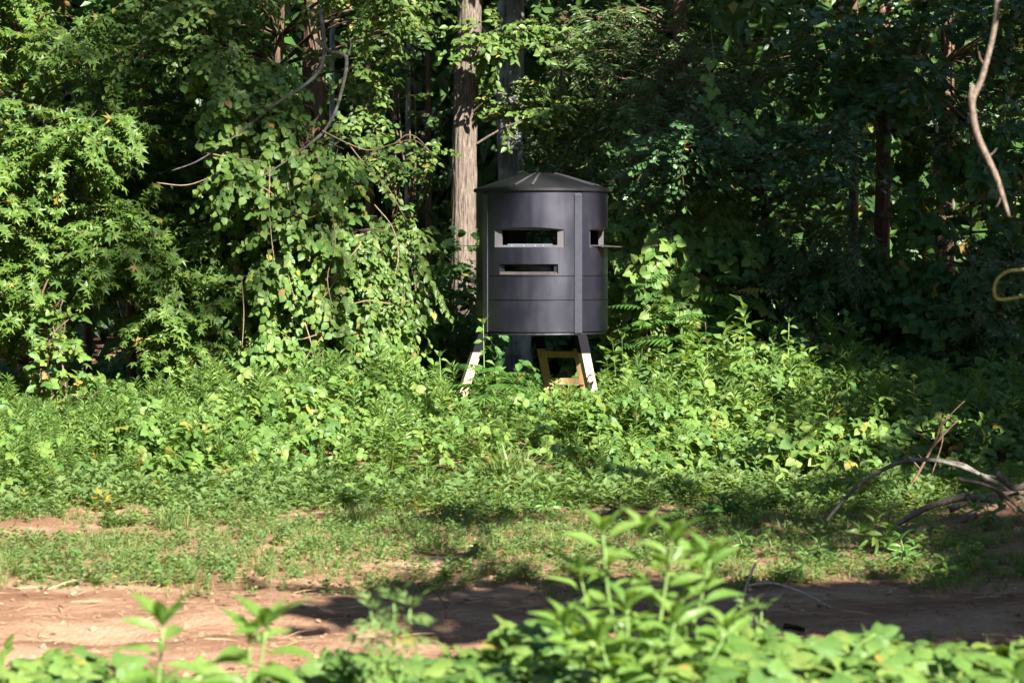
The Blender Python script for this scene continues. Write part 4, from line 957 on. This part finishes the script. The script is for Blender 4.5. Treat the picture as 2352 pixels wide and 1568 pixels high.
# pokeweeds farther back along the bank
for px, py, d, s, lab in ((1660, 1160, 22.3, .21, 'dark broad leaved pokeweed at the foot of the bank behind the big one'), (1250, 1165, 22.6, .12, 'small dark weed at the edge of the bare patch'), (1420, 1150, 22.8, .13, 'little dark weed standing on the bare patch below the blind'),
                          (2010, 1205, 20.0, .17, 'shaded pokeweed before the brush pile'), (1700, 1235, 20.3, .15, 'low rosette weed in the shaded grass right of the big pokeweed'), (1880, 1270, 19.6, .13, 'small rosette weed left of the shaded pokeweed'), (2070, 1240, 19.3, .14, 'small weed below the brush pile'),
                          (2265, 1150, 20.6, .14, 'broad leaved weed growing through the brush pile'), (2170, 1310, 18.4, .12, 'pale kudzu sprout on the shaded dirt at right')):
    b = base(px, d, 0); top = P(px, py, d) - b; top[2] = max(top[2], .15)
    stems = [([np.zeros(3), top * .5 + np.array((.02, 0, 0)), top + np.array((q * .12, .05 * q, -.06 * abs(q)))], [.009, .004]) for q in (-1, 0, 1)]
    plant('pokeweed', lab, 'weed', b, stems_leaves(rr, stems, POKE, 'poke' if px in (2010, 2170) else 'sumac', 6, s, .4, .1, 4, .3))
# tall leafy stalks standing above the bank
for q, (px, py, d, lab) in enumerate(((1428, 775, 31.2, 'tall leafy weed stalk just right of the front right leg of the blind'), (1812, 742, 30.6, 'tallest leafy weed stalk on the bank, right of the thicket'), (1712, 735, 30.8, 'tall weed stalk next left of the tallest one'),
                                      (1625, 790, 30.2, 'leafy stalk left of the pair of tallest stalks'), (1945, 880, 28.8, 'thin bare looking stalk at the top of the kudzu on the right'), (1110, 745, 30.4, 'leafy weed stalk rising before the lower left edge of the blind'),
                                      (1010, 820, 30.2, 'leafy stalk left of the wooden legs'), (1780, 950, 27.4, 'short leafy stalk low on the bank under the tallest stalk'), (1475, 800, 31.0, 'second leafy stalk right of the blind leg'), (1540, 830, 29.8, 'leafy stalk between the blind and the thicket'), (1150, 1000, 26.6, 'leafy stalk on the bank below the blind'))):
    b = base(px, d, 0); top = P(px, py, d) - b
    stems = [([np.zeros(3), top * .5 + np.array((rr.normal(0, .03), 0, 0)), top], [.011, .005])]
    plant('tall_weed', lab, 'weed', b, stems_leaves(rr, stems, OVATE, 'weed', 13 if px != 1945 else 5, .15, -.1, .25, 5, .35))
# goldenrod spires that stand clear of the mass
for px, py, d, lab in ((485, 830, 30.4, 'tall goldenrod spire at the right of the dark hollow'), (455, 850, 30.5, 'goldenrod spire left of the tall one by the dark hollow'), (60, 905, 30.4, 'goldenrod spire at the left edge below the sweetgum'), (905, 855, 30.4, 'goldenrod spire below the right edge of the vine covered tree'), (660, 880, 29.6, 'goldenrod spire below the middle of the vine covered tree'), (800, 900, 29.0, 'goldenrod spire in front of the vine curtain')):
    b = base(px, d, 0); top = P(px, py, d) - b; h = top[2]
    t = thing('goldenrod', lab, 'weed', b)
    A = Acc().inst(GOLD[px % 3], np.array([[0, 0, 0.], [.10, .05, 0], [-.1, .08, 0]]), np.array([[0, 0, 1.], [.12, 0, 1], [-.1, 0, 1]]), np.array([[1., 0, 0], [0, 1, 0], [1, 1, 0]]), np.array([h, h * .85, h * .8]))
    A.build('foliage', M['weed'], t, True)
# sumac with feather leaves
def sumac(px, py, d, lab, n, size, mat='sumac', up=.5):
    b = base(px, d, 0); top = P(px, py, d) - b
    V, T = tube(curve([np.zeros(3), top * .5 + np.array((.04, 0, 0)), top], 5), [.011, .006], 6)
    a = np.arange(n) * 2.4 + rr.uniform(0, 6); t = np.linspace(.55, 1, n)[:, None]
    rad = np.column_stack([np.cos(a), np.sin(a) - .25, np.zeros(n)])
    plant('sumac', lab, 'shrub', b, (mesh_from('stem', V, T, M['bark_brown'], smooth=True), [(PINN, mat, top * t, rad + UP * up * t, UP + 0 * rad + .1 * rr.normal(size=(n, 3)) - rad * .2, size * rr.uniform(.75, 1.15, n))]))
sumac(1135, 850, 30.2, 'sumac with feather shaped leaves in front of the left legs of the blind', 11, .58)
sumac(1480, 640, 32.6, 'sumac with feather shaped leaves right of the blind wall', 10, .5)
sumac(1560, 700, 32.2, 'lowest lit sumac in the thicket right of the blind', 10, .52)
sumac(1690, 640, 32.8, 'tallest sumac on the right half, half in shade', 11, .55)
sumac(1620, 740, 32.4, 'sumac between the lit thicket and the tall stalks', 9, .5)
sumac(1790, 770, 32.6, 'shaded sumac behind the tallest stalk', 9, .5)
sumac(1180, 920, 28.6, 'small sumac low in front of the blind', 7, .4)
# grass clumps
def grass_clump(px, d, h, lab, n=26):
    b = base(px, d, 0); t = thing('grass_clump', lab, 'grass', b); A = Acc()
    A.inst(TUFTS[px % 3], rr.normal(0, .07, (n, 3)) * np.array((1, 1, 0)), np.column_stack([.18 * rr.normal(size=(n, 2)), np.ones(n)]), rr.normal(size=(n, 3)) * np.array((1, 1, 0)), h * rr.uniform(.6, 1.1, n))
    A.build('blades', M['grass'], t, True)
grass_clump(1165, 24.9, .75, 'tall arching grass clump at the front of the bank below the blind', 30)
grass_clump(1195, 25.1, .6, 'smaller grass clump touching the tall one below the blind')
grass_clump(395, 21.9, .32, 'grass clump beside the bare strip on the left')
grass_clump(820, 22.0, .30, 'grass clump in the middle of the shaded grass')
grass_clump(980, 25.0, .5, 'grass clump against the dark hollow in the bank')

# foreground kudzu
fg = thing('kudzu_patch', 'blurred kudzu patch along the bottom of the photo', 'kudzu', (0, 10, gz(1176, 10)))
def fgtop(px): return np.interp(px, [-100, 60, 250, 330, 480, 700, 800, 1050, 1200, 1400, 1700, 1760, 1900, 2400], [1530, 1560, 1535, 1585, 1600, 1580, 1545, 1530, 1490, 1495, 1480, 1500, 1490, 1500])
n = 4200; px = r.uniform(-150, 2500, n); d = r.uniform(8.6, 12.2, n)
x = (px - CX) * d / FPX
zt = CAMZ - (fgtop(px) - HZ) * 10.4 / FPX - .25 * sstep(10.6, 12.2, d) + .09 * noise(x, d, 0, .7, 2) - .02
z = zt - .3 * r.random(n) ** 2
k = z > ground_h(x, d) + .03; x, d, z = x[k], d[k], z[k]; n = len(x)
pos = np.column_stack([x, d, z]); Y = np.column_stack([r.normal(size=(n, 2)), -.25 + .2 * r.normal(size=n)]) + np.array((0, -.3, 0)); Z = np.array((.25, -.45, 1)) + .4 * r.normal(size=(n, 3)); S = r.uniform(.09, .19, n)
pyy = HZ - (pos[:, 2] - CAMZ) / d * FPX; vis = np.where((abs(x / d * FPX) < 1200) & (pyy < 1575))[0]
sel = vis[np.argsort(-(S[vis] / d[vis]))[:280]]; keep = np.ones(n, bool); keep[sel] = False
leaf_objs(fg, 'leaf', KUDZU, M['kudzu'], pos[sel], Y[sel], Z[sel], S[sel])
A = Acc().inst(KUDZU, pos[keep], Y[keep], Z[keep], S[keep]); tag(A.build('foliage', M['kudzu'], fg), None, None, None, 'stuff')
fs = thing('kudzu_shoot', 'pale kudzu shoot rising above the bottom patch right of the feathery ragweed', 'vine', base(1960, 10.6, 0))
bare(fs, 'stem', [(1950, 1600), (1948, 1540), (1965, 1490), (2010, 1455)], [.006, .004], M['stem'], 10.6)
kp = np.array([P(x_, y_, 10.6) for x_, y_ in ((1950, 1490), (1975, 1478), (2000, 1460), (1960, 1510))])
leaf_objs(fs, 'leaf', KUDZU, M['kudzu'], kp, np.array([[-1, -.2, .1], [.3, -.2, -.3], [1, 0, .3], [-.6, -.3, -.4]]), np.array([[.1, -.7, .7]] * 4), np.array([.17, .14, .13, .17]))

# ------------------------------------------------------------------ dead wood
def stick(name, label, cat, pts, rad, mat, d=None, forks=(), group=None, segs=7):
    p = [P(x_, y_, d if d else dd[0]) for x_, y_, *dd in pts]
    t = thing(name, label, cat, p[0], group)
    V, T = tube(curve(p, 6), rad, segs, .05, 3); link('limb', mesh_from('limb', V, T, mat, smooth=True), t)
    for fp, fr in forks: pipe(t, 'twig', fp, fr, mat, d)
    return t
stick('arched_branch', 'long grey dead branch arching out of the brush pile', 'branch', [(1888, 1207), (1925, 1162), (1975, 1112), (2040, 1072), (2100, 1056), (2165, 1060), (2230, 1080), (2300, 1115), (2380, 1165)], [.016, .019, .020, .022], M['bark_silver'], 22.0,
      [([(2165, 1060), (2210, 1065), (2260, 1090), (2330, 1100)], [.016, .008])])
stick('dead_snag', 'forked reddish dead sapling standing above the brush pile', 'branch', [(2072, 1150), (2110, 1085), (2148, 1012), (2165, 960)], [.015, .013, .010], M['deadred'], 23.5,
      [([(2158, 985), (2185, 950), (2216, 920)], [.006, .003]), ([(2140, 1030), (2170, 995), (2200, 965)], [.009, .006]), ([(2125, 1060), (2108, 1040), (2106, 1018)], [.006, .005]), ([(2112, 1075), (2080, 1040), (2035, 1012)], [.007, .004]), ([(2145, 1020), (2120, 1000), (2098, 992)], [.006, .004]), ([(2140, 1090), (2165, 1010), (2160, 960)], [.007, .005])])
for q, (pts, rad, mat, lab) in enumerate((
        ([(1985, 1262), (2060, 1205), (2130, 1165), (2215, 1142), (2300, 1150)], [.02, .03, .03], 'deadwood', 'thick pale branch lying along the front of the brush pile'),
        ([(2160, 1215), (2205, 1198), (2245, 1182)], [.035, .03], 'deadwood', 'short weathered log end in the brush pile'),
        ([(2180, 1170), (2260, 1140), (2360, 1130)], [.03, .02], 'deadwood', 'dark branch across the middle of the brush pile'),
        ([(2230, 1205), (2300, 1180), (2380, 1190)], [.03, .025], 'deadred', 'reddish branch low in the brush pile'),
        ([(2200, 1100), (2280, 1120), (2360, 1180)], [.02, .012], 'deadwood', 'slanting branch at the top of the brush pile'),
        ([(2250, 1090), (2310, 1150), (2370, 1210)], [.015, .01], 'deadred', 'thin reddish stick slanting down the brush pile'),
        ([(2140, 1235), (2240, 1225), (2350, 1215)], [.02, .015], 'deadwood', 'lowest stick of the brush pile'),
        ([(2050, 1245), (2040, 1190), (2065, 1130)], [.008, .004], 'deadwood', 'thin upright twig left of the brush pile'),
        ([(2290, 1085), (2330, 1120), (2380, 1100)], [.03, .03], 'deadwood', 'grey branch at the right top of the brush pile'))):
    stick('dead_branch', lab, 'branch', pts, rad, M[mat], 21.2 + .12 * (q % 4))
M['palewood'] = barkmat('bleached_wood', (.20, .17, .14), (.42, .38, .33), (.36, .32, .28), 14.0, .3, .5)
stick('forked_branch', 'forked pale dead branch bowed over the shaded dirt track', 'branch', [(1697, 1402), (1714, 1348), (1735, 1292)], [.014, .012, .008], M['palewood'], 17.0, [([(1714, 1345), (1770, 1338), (1830, 1355), (1885, 1382), (1935, 1410)], [.011, .010, .007]), ([(1800, 1345), (1812, 1330), (1818, 1318)], [.004, .002])])
stick('fallen_log', 'short pinkish stick lying in the grass left of the big pokeweed', 'log', [(1240, 1302), (1270, 1306), (1302, 1312)], [.030, .026], M['deadred'], 19.1)
stick('charred_stick', 'black stick lying on the shaded track', 'stick', [(1800, 1436), (1825, 1440), (1848, 1446)], [.022, .016], M['steel'], 16.2)
stick('dead_stalk', 'thin brown dead stalk leaning over the track left of the big pokeweed', 'stick', [(1032, 1402), (1008, 1370), (985, 1342)], [.007, .004], M['deadred'], 17.2)
stick('dead_stalk', 'short pale straw stub poking out of the track', 'stick', [(1022, 1420), (1030, 1395)], [.006, .005], M['dryvine'], 16.7)
stick('hanging_branch', 'pale kinked branch hanging down blurred at the upper right', 'branch', [(2318, 498), (2290, 410), (2262, 350), (2245, 310), (2236, 268), (2234, 228), (2252, 188), (2272, 120), (2288, 40), (2296, -60), (2330, -260), (2700, -700, )], [.010, .019, .022, .022, .021, .022, .02, .018, .018, .02, .022, .03], M['deadwood'], 15.0, [([(2236, 262), (2230, 225), (2234, 195)], [.02, .016]), ([(2268, 360), (2280, 352), (2290, 340)], [.005, .002]), ([(2262, 150), (2252, 135), (2248, 118)], [.006, .002]), ([(2300, 440), (2296, 462), (2288, 476)], [.004, .002])])
stick('vine_loop', 'yellow green loop of vine hanging in from the right edge', 'vine', [(2480, 655), (2400, 672), (2352, 680), (2296, 687), (2284, 668), (2292, 640), (2318, 622), (2352, 618), (2420, 600), (2600, 480)], [.008, .008], M['tendril'], 14.0)
stick('clearing_twig', 'curved bare twig lying on the weeds at the left', 'stick', [(160, 905), (190, 912), (215, 905), (240, 884)], [.008, .005], M['deadwood'], 30.6)
print('TRIS', sum(TOT.values()), {k: v for k, v in TOT.items() if v > 60000}, 'objects', len(bpy.data.objects))
